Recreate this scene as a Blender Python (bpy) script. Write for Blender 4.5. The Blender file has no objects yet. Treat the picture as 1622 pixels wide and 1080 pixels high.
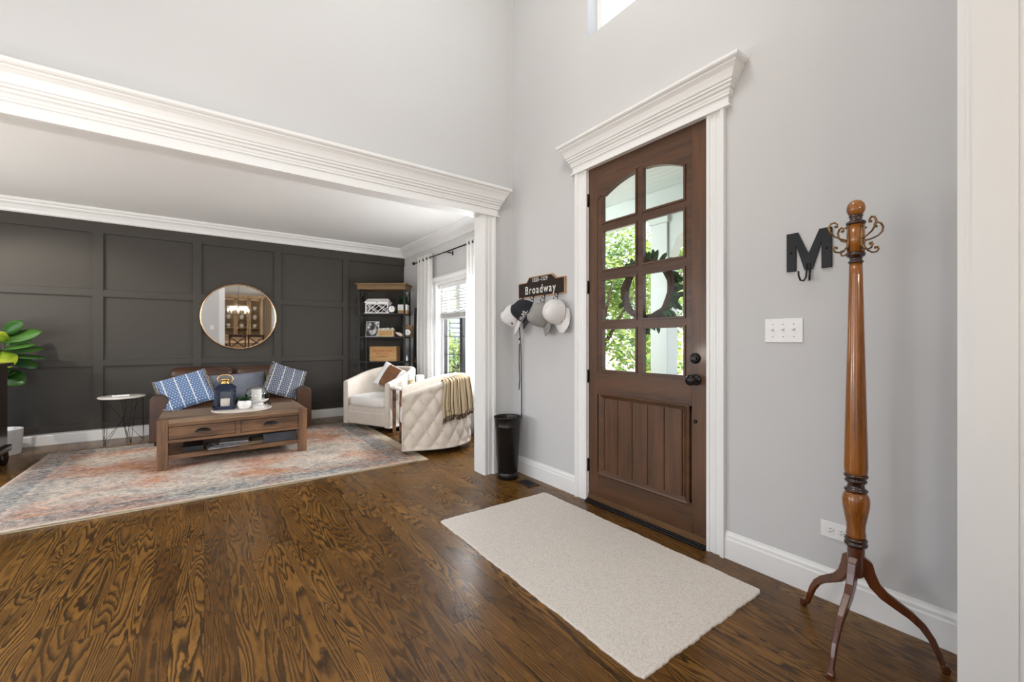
import bpy, bmesh, math, random
from mathutils import Vector, Matrix
random.seed(7)
PI = math.pi
C = bpy.context.scene.collection
sc = bpy.context.scene

# ------------------------------------------------------------------ camera
F_PX = 667.5
YAW = math.atan(488/667.5)
cam_d = bpy.data.cameras.new('camera'); cam = bpy.data.objects.new('camera', cam_d); C.objects.link(cam)
cam_d.sensor_width = 36; cam_d.lens = 36*F_PX/1622; cam_d.clip_start = .02; cam_d.clip_end = 200
cam.location = (0, 0, 1.168); cam.rotation_euler = (PI/2, 0, -YAW)
sc.camera = cam
# ------------------------------------------------------------------ colour management
sc.view_settings.view_transform = 'Standard'; sc.view_settings.look = 'None'
sc.view_settings.gamma = 1; sc.view_settings.use_curve_mapping = False
sc.view_settings.exposure = 0.12
# ------------------------------------------------------------------ world
W = bpy.data.worlds.new('sky'); sc.world = W; W.use_nodes = True
wn = W.node_tree; wn.nodes.clear()
wo = wn.nodes.new('ShaderNodeOutputWorld'); wb = wn.nodes.new('ShaderNodeBackground'); 
wt_ = wn.nodes.new('ShaderNodeTexCoord'); wx = wn.nodes.new('ShaderNodeSeparateXYZ'); wm = wn.nodes.new('ShaderNodeValToRGB')
wm.color_ramp.elements[0].position = 0; wm.color_ramp.elements[0].color = (.88, .93, 1, 1); wm.color_ramp.elements[1].position = .8; wm.color_ramp.elements[1].color = (.52, .70, 1, 1)
wn.links.new(wt_.outputs['Generated'], wx.inputs[0]); wn.links.new(wx.outputs[2], wm.inputs[0]); wn.links.new(wm.outputs[0], wb.inputs[0]); wn.links.new(wb.outputs[0], wo.inputs[0])
wb.inputs[1].default_value = 2.3
# ------------------------------------------------------------------ lights
def light(name, kind, loc, energy, color=(1,1,1), size=1, sy=None, direction=None, spread=None):
    d = bpy.data.lights.new(name, kind); d.energy = energy; d.color = color
    if kind == 'AREA':
        d.shape = 'RECTANGLE'; d.size = size; d.size_y = sy or size
        if spread: d.spread = spread
    elif kind == 'SUN': d.angle = size
    else: d.shadow_soft_size = size
    o = bpy.data.objects.new(name, d); C.objects.link(o); o.location = loc
    if direction is not None: o.rotation_euler = Vector(direction).to_track_quat('-Z', 'Y').to_euler()
    return o
light('sunlight', 'SUN', (0, 0, 20), 8.0, (1, .95, .86), .02, direction=(.07, .50, -.86))
# added area lamps out of frame, standing in for daylight from assumed windows
light('living_side_fill', 'AREA', (-2.93, 5.1, 1.45), 20, (.93, .96, 1), 2.2, 1.7, (1, 0, .22))  # added fill in an assumed left-wall opening, brightens the living room
light('back_fill', 'AREA', (-1.35, -.485, 1.3), 38, (1, .99, .975), 1.7, 1.5, (.05, 1, .08), math.radians(140))  # added flash-like fill from behind the camera, in an assumed opening
light('front_window_fill', 'AREA', (4.0, 4.6, 1.9), 170, (.93, .96, 1), 1.3, 1.3, (-1, .12, -.32))  # added lamp outdoors, boosts the sky light entering the living room window
light('foyer_top_fill', 'POINT', (.85, 1.35, 4.1), 58, (1, .97, .93), .35)  # added fill high in the foyer, no fixture modelled
dl = light('living_spotlight', 'SPOT', (-2.45, 5.35, 2.66), 130, (1, .92, .8), .04, direction=(.42, .50, -.62)); dl.data.spot_size = math.radians(75); dl.data.spot_blend = .5
for k in range(4): light('chandelier_candle_light', 'POINT', (.85+.2*math.cos(k*PI/2+.5), -1.6+.2*math.sin(k*PI/2+.5), 1.80), 8.5, (1, .84, .64), .035)
light('dining_side_fill', 'AREA', (3.26, -2.4, 1.5), 30, (.95, .97, 1), 1.8, 1.8, (-1, .2, 0))  # added fill for the dining room, in an assumed side opening
light('living_fill_right', 'POINT', (2.50, 3.95, 1.40), 50, (.95, .97, 1), .22)  # added fill hidden behind the divider, brightens chairs and curtains
light('hall_fill', 'POINT', (-2.0, 1.62, 1.1), 36, (1, .96, .9), .14)  # unseen lamp added at left, gives the coat rack its wall shadow
light('living_fill_left', 'POINT', (-2.5, 3.95, .95), 42, (1, .95, .88), .12)  # added low fill out of frame, lifts the left of the living room

# ================================================================== materials
def nd(nt, t, **kw):
    n = nt.nodes.new(t)
    for k, v in kw.items(): setattr(n, k, v)
    return n
def newmat(name):
    m = bpy.data.materials.new(name); m.use_nodes = True
    nt = m.node_tree; b = nt.nodes['Principled BSDF']
    return m, nt, b
def ramp(nt, stops, interp='LINEAR'):
    r = nt.nodes.new('ShaderNodeValToRGB'); cr = r.color_ramp; cr.interpolation = interp
    while len(cr.elements) < len(stops): cr.elements.new(.5)
    for e, (p, c) in zip(cr.elements, stops):
        e.position = p; e.color = (c[0], c[1], c[2], 1) if len(c) == 3 else c
    return r
def srgb(r, g, b):
    f = lambda v: (v/255/12.92) if v/255 <= .04045 else ((v/255+.055)/1.055)**2.4
    return (f(r), f(g), f(b))
def plain(name, col, rough=.5, metal=0, var=.06, scale=18, bump=0, bscale=200, coat=0, sheen=0, trans=0):
    m, nt, b = newmat(name)
    tc = nd(nt, 'ShaderNodeTexCoord'); nz = nd(nt, 'ShaderNodeTexNoise'); nz.inputs['Scale'].default_value = scale
    nt.links.new(tc.outputs['Object'], nz.inputs['Vector'])
    lo = tuple(max(0, c*(1-var)) for c in col); hi = tuple(min(1, c*(1+var)) for c in col)
    r = ramp(nt, [(.3, lo), (.7, hi)]); nt.links.new(nz.outputs['Fac'], r.inputs[0])
    nt.links.new(r.outputs[0], b.inputs['Base Color'])
    b.inputs['Roughness'].default_value = rough; b.inputs['Metallic'].default_value = metal
    if coat: b.inputs['Coat Weight'].default_value = coat; b.inputs['Coat Roughness'].default_value = .12
    if sheen: b.inputs['Sheen Weight'].default_value = sheen
    if trans: b.inputs['Transmission Weight'].default_value = trans
    if bump:
        n2 = nd(nt, 'ShaderNodeTexNoise'); n2.inputs['Scale'].default_value = bscale
        nt.links.new(tc.outputs['Object'], n2.inputs['Vector'])
        bp = nd(nt, 'ShaderNodeBump'); bp.inputs['Strength'].default_value = bump; bp.inputs['Distance'].default_value = .002
        nt.links.new(n2.outputs['Fac'], bp.inputs['Height']); nt.links.new(bp.outputs[0], b.inputs['Normal'])
    return m
def wood(name, dark, light_, axis='Z', rough=.35, scale=1.0, coat=0, stretch=.07):
    """straight-ish wood grain running along axis"""
    m, nt, b = newmat(name)
    tc = nd(nt, 'ShaderNodeTexCoord'); mp = nd(nt, 'ShaderNodeMapping')
    s = [1, 1, 1]; s['XYZ'.index(axis)] = stretch
    mp.inputs['Scale'].default_value = [v*scale for v in s]
    nt.links.new(tc.outputs['Object'], mp.inputs['Vector'])
    n1 = nd(nt, 'ShaderNodeTexNoise'); n1.inputs['Scale'].default_value = 14; n1.inputs['Detail'].default_value = 3; n1.inputs['Distortion'].default_value = .6
    n2 = nd(nt, 'ShaderNodeTexNoise'); n2.inputs['Scale'].default_value = 120; n2.inputs['Detail'].default_value = 4
    n3 = nd(nt, 'ShaderNodeTexNoise'); n3.inputs['Scale'].default_value = 3
    for n in (n1, n2): nt.links.new(mp.outputs[0], n.inputs['Vector'])
    nt.links.new(tc.outputs['Object'], n3.inputs['Vector'])
    a = nd(nt, 'ShaderNodeMath', operation='MULTIPLY_ADD'); a.inputs[1].default_value = .55
    a2 = nd(nt, 'ShaderNodeMath', operation='MULTIPLY'); a2.inputs[1].default_value = .3
    a3 = nd(nt, 'ShaderNodeMath', operation='MULTIPLY_ADD'); a3.inputs[1].default_value = .15
    nt.links.new(n2.outputs['Fac'], a2.inputs[0]); nt.links.new(n1.outputs['Fac'], a.inputs[0]); nt.links.new(a2.outputs[0], a.inputs[2])
    nt.links.new(n3.outputs['Fac'], a3.inputs[0]); nt.links.new(a.outputs[0], a3.inputs[2])
    r = ramp(nt, [(.36, dark), (.64, light_)]); nt.links.new(a3.outputs[0], r.inputs[0])
    nt.links.new(r.outputs[0], b.inputs['Base Color']); b.inputs['Roughness'].default_value = rough
    if coat: b.inputs['Coat Weight'].default_value = coat; b.inputs['Coat Roughness'].default_value = .1
    bp = nd(nt, 'ShaderNodeBump'); bp.inputs['Strength'].default_value = .15; bp.inputs['Distance'].default_value = .001
    nt.links.new(n2.outputs['Fac'], bp.inputs['Height']); nt.links.new(bp.outputs[0], b.inputs['Normal'])
    return m
def floor_mat():
    m, nt, b = newmat('stained_oak_floor'); L = nt.links.new
    geo = nd(nt, 'ShaderNodeNewGeometry'); sx = nd(nt, 'ShaderNodeSeparateXYZ'); L(geo.outputs['Position'], sx.inputs[0])
    def M(op, a=None, bb=None, c=None):
        n = nd(nt, 'ShaderNodeMath', operation=op)
        for i, v in enumerate((a, bb, c)):
            if v is None: continue
            if isinstance(v, (int, float)): n.inputs[i].default_value = v
            else: L(v, n.inputs[i])
        return n.outputs[0]
    w = .104; ln = 1.25
    px = M('DIVIDE', sx.outputs[0], w); row = M('FLOOR', px); fx = M('FRACT', px)
    wn1 = nd(nt, 'ShaderNodeTexWhiteNoise', noise_dimensions='1D'); L(row, wn1.inputs['W'])
    py = M('ADD', M('DIVIDE', sx.outputs[1], ln), M('MULTIPLY', wn1.outputs['Value'], 7.3))
    col = M('FLOOR', py); fy = M('FRACT', py)
    cmb = nd(nt, 'ShaderNodeCombineXYZ'); L(row, cmb.inputs[0]); L(col, cmb.inputs[1])
    wn2 = nd(nt, 'ShaderNodeTexWhiteNoise', noise_dimensions='2D'); L(cmb.outputs[0], wn2.inputs['Vector'])
    # per-plank offset of the grain field
    off = nd(nt, 'ShaderNodeVectorMath', operation='SCALE'); L(wn2.outputs['Color'], off.inputs[0]); off.inputs[3].default_value = 37
    pos = nd(nt, 'ShaderNodeVectorMath', operation='ADD'); L(geo.outputs['Position'], pos.inputs[0]); L(off.outputs[0], pos.inputs[1])
    mp = nd(nt, 'ShaderNodeMapping'); mp.inputs['Scale'].default_value = (10.5, .95, 1); L(pos.outputs[0], mp.inputs['Vector'])
    n1 = nd(nt, 'ShaderNodeTexNoise'); n1.inputs['Scale'].default_value = 1.0; n1.inputs['Detail'].default_value = 1.6; n1.inputs['Roughness'].default_value = .42; n1.inputs['Distortion'].default_value = .25
    L(mp.outputs[0], n1.inputs['Vector'])
    mpr = nd(nt, 'ShaderNodeMapping'); mpr.inputs['Scale'].default_value = (60, 22, 1); L(pos.outputs[0], mpr.inputs['Vector'])
    nr = nd(nt, 'ShaderNodeTexNoise'); nr.inputs['Scale'].default_value = 1.0; nr.inputs['Detail'].default_value = 2; L(mpr.outputs[0], nr.inputs['Vector'])
    field = M('ADD', M('ADD', M('MULTIPLY', n1.outputs['Fac'], 24.0), M('MULTIPLY', nr.outputs['Fac'], .55)), M('MULTIPLY', fx, 1.2))
    ring = M('FRACT', field)
    line = ramp(nt, [(0, (1,1,1)), (.28, (.95,.95,.95)), (.55, (.42,.42,.42)), (.78, (0,0,0)), (.9, (.12,.12,.12)), (1, (1,1,1))]); L(ring, line.inputs[0])
    # how strong the grain shows (cathedral vs. quiet boards)
    amt = M('MULTIPLY_ADD', wn2.outputs['Value'], .32, .62)
    grain = M('MULTIPLY', M('SUBTRACT', 1, line.outputs[0]), amt)
    # fine pores
    mp2 = nd(nt, 'ShaderNodeMapping'); mp2.inputs['Scale'].default_value = (420, 16, 1); L(pos.outputs[0], mp2.inputs['Vector'])
    n2 = nd(nt, 'ShaderNodeTexNoise'); n2.inputs['Scale'].default_value = 1; n2.inputs['Detail'].default_value = 3; L(mp2.outputs[0], n2.inputs['Vector'])
    n3 = nd(nt, 'ShaderNodeTexNoise'); n3.inputs['Scale'].default_value = 3.2; n3.inputs['Detail'].default_value = 2; L(pos.outputs[0], n3.inputs['Vector'])
    basef = M('ADD', M('MULTIPLY', n2.outputs['Fac'], .45), M('ADD', M('MULTIPLY', n3.outputs['Fac'], .45), M('MULTIPLY', wn2.outputs['Value'], .22)))
    base = ramp(nt, [(.3, (.060, .0235, .0050)), (.5, (.155, .0690, .0130)), (.78, (.285, .134, .0260))]); L(basef, base.inputs[0])
    mix = nd(nt, 'ShaderNodeMixRGB'); L(grain, mix.inputs[0]); L(base.outputs[0], mix.inputs[1]); mix.inputs[2].default_value = (.0110, .0050, .0022, 1)
    # seams
    ex = M('LESS_THAN', M('ABSOLUTE', M('SUBTRACT', fx, .5)), .489); ey = M('LESS_THAN', M('ABSOLUTE', M('SUBTRACT', fy, .5)), .4988)
    seam = M('MULTIPLY_ADD', M('MULTIPLY', ex, ey), .6, .4)
    mx = nd(nt, 'ShaderNodeMixRGB', blend_type='MULTIPLY'); mx.inputs[0].default_value = 1; L(mix.outputs[0], mx.inputs[1])
    cb = nd(nt, 'ShaderNodeCombineXYZ'); [L(seam, cb.inputs[i]) for i in range(3)]; L(cb.outputs[0], mx.inputs[2])
    L(mx.outputs[0], b.inputs['Base Color'])
    rr = M('MULTIPLY_ADD', n3.outputs['Fac'], .16, .20); L(rr, b.inputs['Roughness'])
    b.inputs['Specular IOR Level'].default_value = .30
    bp = nd(nt, 'ShaderNodeBump'); bp.inputs['Strength'].default_value = .25; bp.inputs['Distance'].default_value = .0015
    h = M('ADD', M('MULTIPLY', line.outputs[0], .3), M('MULTIPLY', seam, 1.0)); L(h, bp.inputs['Height']); L(bp.outputs[0], b.inputs['Normal'])
    return m
def rug_mat(hx, hy):
    m, nt, b = newmat('distressed_rug'); L = nt.links.new
    tc = nd(nt, 'ShaderNodeTexCoord'); sx = nd(nt, 'ShaderNodeSeparateXYZ'); L(tc.outputs['Object'], sx.inputs[0])
    def M(op, a=None, bb=None, c=None):
        n = nd(nt, 'ShaderNodeMath', operation=op)
        for i, v in enumerate((a, bb, c)):
            if v is None: continue
            if isinstance(v, (int, float)): n.inputs[i].default_value = v
            else: L(v, n.inputs[i])
        return n.outputs[0]
    def N(scale, detail=4, dist=0, rough=.5, vec=None, off=0):
        mp = nd(nt, 'ShaderNodeMapping'); mp.inputs['Location'].default_value = (off, off, 0)
        if vec: mp.inputs['Scale'].default_value = vec
        L(tc.outputs['Object'], mp.inputs['Vector'])
        n = nd(nt, 'ShaderNodeTexNoise'); n.inputs['Scale'].default_value = scale; n.inputs['Detail'].default_value = detail
        n.inputs['Distortion'].default_value = dist; n.inputs['Roughness'].default_value = rough; L(mp.outputs[0], n.inputs['Vector']); return n.outputs['Fac']
    big = N(1.4, 4, .5, .6, (1, 1.4, 1), 3.1); mid = N(5, 7, .5, .78, (1, 1.25, 1)); fine = N(34, 7, .2, .8, (.8, 1.2, 1)); thread = N(120, 3, 0, .6, (.3, 1, 1))
    r1 = ramp(nt, [(.34, srgb(176,164,150)), (.43, srgb(205,194,182)), (.49, srgb(196,170,154)), (.56, srgb(196,152,130)), (.63, srgb(190,124,84)), (.72, srgb(190,136,78))]); L(big, r1.inputs[0])
    r2 = ramp(nt, [(.40, srgb(96,108,116)), (.47, srgb(160,156,150)), (.53, srgb(206,198,186)), (.62, srgb(196,160,138))]); L(mid, r2.inputs[0])
    mx = nd(nt, 'ShaderNodeMixRGB'); mx.inputs[0].default_value = .30; L(r1.outputs[0], mx.inputs[1]); L(r2.outputs[0], mx.inputs[2])
    # border bands
    ax = M('SUBTRACT', hx, M('ABSOLUTE', sx.outputs[0])); ay = M('SUBTRACT', hy, M('ABSOLUTE', sx.outputs[1])); dd = M('MINIMUM', ax, ay)
    wob = M('ADD', dd, M('MULTIPLY', M('SUBTRACT', mid, .5), .05))
    band = ramp(nt, [(0, (0,0,0)), (.012, (.0,.0,.0)), (.03, (.6,.6,.6)), (.11, (.8,.8,.8)), (.125, (.0,.0,.0)), (.137, (.45,.45,.45)), (.165, (.35,.35,.35)), (.2, (0,0,0))]); L(M('MULTIPLY', wob, .55), band.inputs[0])
    bl = ramp(nt, [(.38, srgb(84,98,112)), (.5, srgb(122,130,134)), (.6, srgb(178,172,164))]); L(fine, bl.inputs[0])
    mx2 = nd(nt, 'ShaderNodeMixRGB'); L(M('MULTIPLY', band.outputs[0], M('MULTIPLY_ADD', mid, 1.2, .35)), mx2.inputs[0]); L(mx.outputs[0], mx2.inputs[1]); L(bl.outputs[0], mx2.inputs[2])
    # fine speckle and worn warp
    sp = ramp(nt, [(.41, (.42,.42,.46)), (.485, (.92,.92,.92)), (.56, (1.25,1.22,1.18))]); L(M('ADD', M('MULTIPLY', fine, .6), M('MULTIPLY', thread, .4)), sp.inputs[0])
    mx3 = nd(nt, 'ShaderNodeMixRGB', blend_type='MULTIPLY'); mx3.inputs[0].default_value = .9; L(mx2.outputs[0], mx3.inputs[1]); L(sp.outputs[0], mx3.inputs[2])
    edge = M('LESS_THAN', dd, .016)
    mx4 = nd(nt, 'ShaderNodeMixRGB'); L(edge, mx4.inputs[0]); L(mx3.outputs[0], mx4.inputs[1]); mx4.inputs[2].default_value = (*srgb(196,184,168), 1)
    L(mx4.outputs[0], b.inputs['Base Color']); b.inputs['Roughness'].default_value = .95; b.inputs['Specular IOR Level'].default_value = .1
    bp = nd(nt, 'ShaderNodeBump'); bp.inputs['Strength'].default_value = .4; bp.inputs['Distance'].default_value = .003; L(fine, bp.inputs['Height']); L(bp.outputs[0], b.inputs['Normal'])
    return m
def weave_mat(name, col, col2, scale=260, bump=.8):
    m, nt, b = newmat(name); L = nt.links.new
    tc = nd(nt, 'ShaderNodeTexCoord'); v = nd(nt, 'ShaderNodeTexVoronoi'); v.inputs['Scale'].default_value = scale; L(tc.outputs['Object'], v.inputs['Vector'])
    n = nd(nt, 'ShaderNodeTexNoise'); n.inputs['Scale'].default_value = scale*.5; n.inputs['Detail'].default_value = 3; L(tc.outputs['Object'], n.inputs['Vector'])
    r = ramp(nt, [(.30, col2), (.48, col), (.75, tuple(min(1, c*1.12) for c in col))]); L(n.outputs['Fac'], r.inputs[0]); L(r.outputs[0], b.inputs['Base Color'])
    b.inputs['Roughness'].default_value = .95; b.inputs['Specular IOR Level'].default_value = .1
    bp = nd(nt, 'ShaderNodeBump'); bp.inputs['Strength'].default_value = bump; bp.inputs['Distance'].default_value = .004; bp.invert = True
    L(v.outputs['Distance'], bp.inputs['Height']); L(bp.outputs[0], b.inputs['Normal'])
    return m
def glass_mat(name='clear_glass', tint=(1, 1, 1), refl=.12):
    m = bpy.data.materials.new(name); m.use_nodes = True; nt = m.node_tree; nt.nodes.clear()
    o = nd(nt, 'ShaderNodeOutputMaterial'); t = nd(nt, 'ShaderNodeBsdfTransparent'); g = nd(nt, 'ShaderNodeBsdfGlossy'); g.inputs['Roughness'].default_value = .02
    t.inputs[0].default_value = (*tint, 1); fr = nd(nt, 'ShaderNodeFresnel'); fr.inputs[0].default_value = 1.45
    mx = nd(nt, 'ShaderNodeMixShader'); k_ = nd(nt, 'ShaderNodeMath', operation='MULTIPLY'); k_.inputs[1].default_value = refl; nt.links.new(fr.outputs[0], k_.inputs[0]); nt.links.new(k_.outputs[0], mx.inputs[0]); nt.links.new(t.outputs[0], mx.inputs[1]); nt.links.new(g.outputs[0], mx.inputs[2]); nt.links.new(mx.outputs[0], o.inputs[0])
    return m
def emit_mat(name, col, s):
    m = bpy.data.materials.new(name); m.use_nodes = True; nt = m.node_tree; b = nt.nodes['Principled BSDF']
    b.inputs['Emission Color'].default_value = (*col, 1); b.inputs['Emission Strength'].default_value = s; b.inputs['Base Color'].default_value = (*col, 1)
    return m
def cloth_trans(name, col, tr=.35):
    m = plain(name, col, .9, var=.03, bump=.2, bscale=500); nt = m.node_tree; b = nt.nodes['Principled BSDF']; o = nt.nodes['Material Output']
    t = nd(nt, 'ShaderNodeBsdfTranslucent'); t.inputs[0].default_value = (*col, 1); mx = nd(nt, 'ShaderNodeMixShader'); mx.inputs[0].default_value = tr
    nt.links.new(b.outputs[0], mx.inputs[1]); nt.links.new(t.outputs[0], mx.inputs[2]); nt.links.new(mx.outputs[0], o.inputs[0]); return m
def leaf_mat(name, c1, c2, tr=.4, scale=3, rough=.4):
    m, nt, b = newmat(name); L = nt.links.new; o = nt.nodes['Material Output']
    tc = nd(nt, 'ShaderNodeTexCoord'); n = nd(nt, 'ShaderNodeTexNoise'); n.inputs['Scale'].default_value = scale; L(tc.outputs['Object'], n.inputs['Vector'])
    r = ramp(nt, [(.38, c1), (.62, c2)]); L(n.outputs['Fac'], r.inputs[0]); L(r.outputs[0], b.inputs['Base Color']); b.inputs['Roughness'].default_value = rough
    t = nd(nt, 'ShaderNodeBsdfTranslucent'); L(r.outputs[0], t.inputs[0]); mx = nd(nt, 'ShaderNodeMixShader'); mx.inputs[0].default_value = tr
    L(b.outputs[0], mx.inputs[1]); L(t.outputs[0], mx.inputs[2]); L(mx.outputs[0], o.inputs[0]); return m
def stripe_mat(name, axis, period, cols, rough=.9, noise=.0):
    """cols: list of (start 0..1, colour) bands repeating along an object axis"""
    m, nt, b = newmat(name); L = nt.links.new
    tc = nd(nt, 'ShaderNodeTexCoord'); sx = nd(nt, 'ShaderNodeSeparateXYZ'); L(tc.outputs['Object'], sx.inputs[0])
    d = nd(nt, 'ShaderNodeMath', operation='DIVIDE'); L(sx.outputs['XYZ'.index(axis)], d.inputs[0]); d.inputs[1].default_value = period
    f = nd(nt, 'ShaderNodeMath', operation='FRACT'); L(d.outputs[0], f.inputs[0])
    r = ramp(nt, cols, 'CONSTANT'); L(f.outputs[0], r.inputs[0]); L(r.outputs[0], b.inputs['Base Color']); b.inputs['Roughness'].default_value = rough
    return m
def pillow_mat(name, ground, dot, stripe):
    """blue fabric with rows of small motifs and thin pale stripes along local Y"""
    m, nt, b = newmat(name); L = nt.links.new
    tc = nd(nt, 'ShaderNodeTexCoord'); sx = nd(nt, 'ShaderNodeSeparateXYZ'); L(tc.outputs['Object'], sx.inputs[0])
    def M(op, a=None, bb=None):
        n = nd(nt, 'ShaderNodeMath', operation=op)
        for i, v in enumerate((a, bb)):
            if v is None: continue
            if isinstance(v, (int, float)): n.inputs[i].default_value = v
            else: L(v, n.inputs[i])
        return n.outputs[0]
    X, Y = sx.outputs[0], sx.outputs[1]
    st = M('LESS_THAN', M('ABSOLUTE', M('SUBTRACT', M('FRACT', M('DIVIDE', X, .115)), .5)), .045)
    rowi = M('FLOOR', M('DIVIDE', Y, .028))
    sh = M('MULTIPLY', M('FRACT', M('MULTIPLY', rowi, .5)), 1.0)
    u = M('SUBTRACT', M('FRACT', M('ADD', M('DIVIDE', X, .028), sh)), .5); v = M('SUBTRACT', M('FRACT', M('DIVIDE', Y, .028)), .5)
    r2 = M('ADD', M('MULTIPLY', u, u), M('MULTIPLY', v, v)); dt = M('LESS_THAN', r2, .05)
    m1 = nd(nt, 'ShaderNodeMixRGB'); L(dt, m1.inputs[0]); m1.inputs[1].default_value = (*ground, 1); m1.inputs[2].default_value = (*dot, 1)
    m2 = nd(nt, 'ShaderNodeMixRGB'); L(st, m2.inputs[0]); L(m1.outputs[0], m2.inputs[1]); m2.inputs[2].default_value = (*stripe, 1)
    L(m2.outputs[0], b.inputs['Base Color']); b.inputs['Roughness'].default_value = .95
    return m

MT = {}
MT['wall'] = plain('greige_paint', (.595, .594, .594), .75, var=.012, scale=1.5)
MT['ceil'] = plain('ceiling_white', (.86, .86, .84), .8, var=.01, scale=1.2)
MT['trim'] = plain('trim_white', (.83, .83, .82), .35, var=.01, scale=3)
MT['darkwall'] = plain('charcoal_paint', (.037, .032, .025), .6, var=.03, scale=2)
MT['floor'] = floor_mat()
MT['mahog_z'] = wood('door_wood_vertical', (.050, .020, .007), (.125, .052, .018), 'Z', .42, 1, .1)
MT['mahog_y'] = wood('door_wood_horizontal', (.045, .018, .0065), (.115, .047, .016), 'Y', .42, 1, .1)
MT['oak_th'] = wood('threshold_wood', (.06, .028, .012), (.17, .085, .035), 'Y', .4)
MT['bronze'] = plain('dark_bronze', (.028, .026, .026), .32, .85, var=.15)
MT['blackmetal'] = plain('black_metal', (.02, .02, .021), .45, .6)
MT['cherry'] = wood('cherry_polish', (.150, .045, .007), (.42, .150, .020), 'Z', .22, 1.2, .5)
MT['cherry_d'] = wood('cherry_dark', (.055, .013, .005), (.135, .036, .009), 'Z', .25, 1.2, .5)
MT['cherry_r'] = plain('cherry_ring', (.030, .010, .005), .25, coat=.5)
MT['brass'] = plain('antique_brass', (.24, .145, .065), .38, .9, var=.35, scale=40)
MT['gold'] = plain('polished_gold', (.78, .52, .2), .2, 1)
MT['copper'] = plain('copper_frame', (.72, .45, .26), .25, 1)
MT['mirror'] = plain('mirror_silver', (.93, .93, .93), .02, 1, var=0)
MT['leather'] = plain('brown_leather', (.052, .021, .010), .38, var=.25, scale=5, bump=.35, bscale=130)
MT['linen'] = plain('cream_linen', (.67, .60, .52), .9, var=.04, bump=.5, bscale=650, sheen=.2)
MT['linen_c'] = plain('pale_linen', (.76, .73, .69), .9, var=.04, bump=.5, bscale=650, sheen=.2)
MT['tablewood'] = wood('weathered_brown_wood', (.048, .023, .011), (.26, .132, .060), 'X', .55)
MT['tablewood_z'] = wood('weathered_brown_wood_vertical', (.048, .023, .011), (.245, .122, .056), 'Z', .55)
MT['tabletop'] = wood('weathered_tabletop_wood', (.10, .058, .032), (.36, .235, .14), 'X', .5)
MT['espresso'] = wood('espresso_wood', (.010, .004, .0025), (.030, .010, .006), 'Z', .25, 1, .4)
MT['shelfwood'] = wood('shelf_wood', (.10, .055, .02), (.24, .145, .06), 'X', .6)
MT['cratewood'] = wood('pine_crate', (.33, .17, .055), (.52, .30, .11), 'X', .6)
MT['palewood'] = wood('pale_box_wood', (.42, .31, .15), (.60, .47, .27), 'X', .6)
MT['marble'] = plain('white_marble', (.75, .73, .70), .2, var=.08, scale=9)
MT['ceramic'] = plain('white_ceramic', (.82, .81, .80), .3, var=.02)
MT['wax'] = plain('candle_wax', (.80, .74, .66), .6, var=.02)
MT['curtain'] = cloth_trans('curtain_cloth', (.92, .915, .90), .5)
MT['blind'] = cloth_trans('blind_slat', (.82, .82, .80), .25)
MT['glass'] = glass_mat()
MT['mat'] = weave_mat('wool_mat', srgb(226, 219, 211), srgb(204, 195, 185), 330, .6)
MT['black'] = plain('black_plastic', (.02, .02, .022), .4)
MT['bin'] = plain('dark_bin_metal', (.022, .019, .018), .33, .5, var=.1, scale=6)
MT['signface'] = plain('sign_brown', (.022, .014, .010), .95, var=.2, scale=60)
MT['signwood'] = wood('sign_edge_wood', (.36, .19, .095), (.56, .35, .21), 'Y', .6)
MT['letter'] = plain('white_lettering', (.82, .80, .76), .7, var=.03)
MT['capwhite'] = plain('white_cotton', (.74, .72, .71), .95, var=.02, bump=.3, bscale=800)
MT['capgray'] = plain('grey_corduroy', (.30, .29, .275), .95, var=.08, bump=.6, bscale=500)
MT['capnavy'] = plain('navy_cotton', (.016, .017, .024), .9, var=.08, bump=.3, bscale=800)
MT['plate'] = plain('white_plastic', (.84, .84, .83), .3, var=.01)
MT['slot'] = plain('dark_slot', (.04, .04, .04), .5)
MT['ventm'] = plain('brown_vent', (.06, .028, .014), .4, .3)
MT['fig'] = leaf_mat('fiddle_leaf', (.018, .085, .012), (.065, .19, .02), .3, 5)
MT['fig_y'] = leaf_mat('young_fiddle_leaf', (.14, .30, .02), (.42, .46, .03), .35, 8)
MT['stem'] = plain('brown_stem', (.09, .055, .03), .8)
MT['tree'] = leaf_mat('tree_leaf', (.12, .26, .04), (.48, .58, .14), .5, 2.5, .5)
MT['wreathleaf'] = leaf_mat('wreath_leaf', (.02, .06, .018), (.055, .14, .04), .3, 9)
MT['twig'] = plain('twig_brown', (.07, .045, .03), .9, var=.4, scale=60, bump=.8, bscale=120)
MT['herb'] = leaf_mat('herb_leaf', (.012, .045, .012), (.03, .10, .03), .2, 20)
MT['porchwhite'] = plain('porch_paint', (.60, .66, .60), .5, var=.02, scale=3)
MT['siding'] = plain('bluegrey_siding', (.36, .42, .50), .6, var=.06, scale=2)
MT['concrete'] = plain('porch_concrete', (.45, .42, .38), .8, var=.1, scale=3)
MT['lawn'] = plain('garden_ground', (.42, .34, .26), .9, var=.45, scale=4)
MT['soil'] = plain('soil', (.05, .03, .02), .95)
MT['hutch'] = wood('hutch_wood', (.22, .135, .065), (.42, .29, .16), 'Z', .5)
MT['chairwood'] = wood('dark_chair_wood', (.018, .006, .004), (.05, .016, .01), 'Z', .3)
MT['tan'] = cloth_trans('tan_curtain', (.55, .40, .27), .3)
MT['bulb'] = emit_mat('candle_bulb', (1, .78, .5), 30)
MT['redink'] = plain('red_ink', (.38, .06, .02), .8)
MT['blackink'] = plain('black_ink', (.05, .03, .01), .8)
MT['photo'] = None
MT['nail'] = plain('nailhead', (.45, .38, .30), .35, .8)

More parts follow.
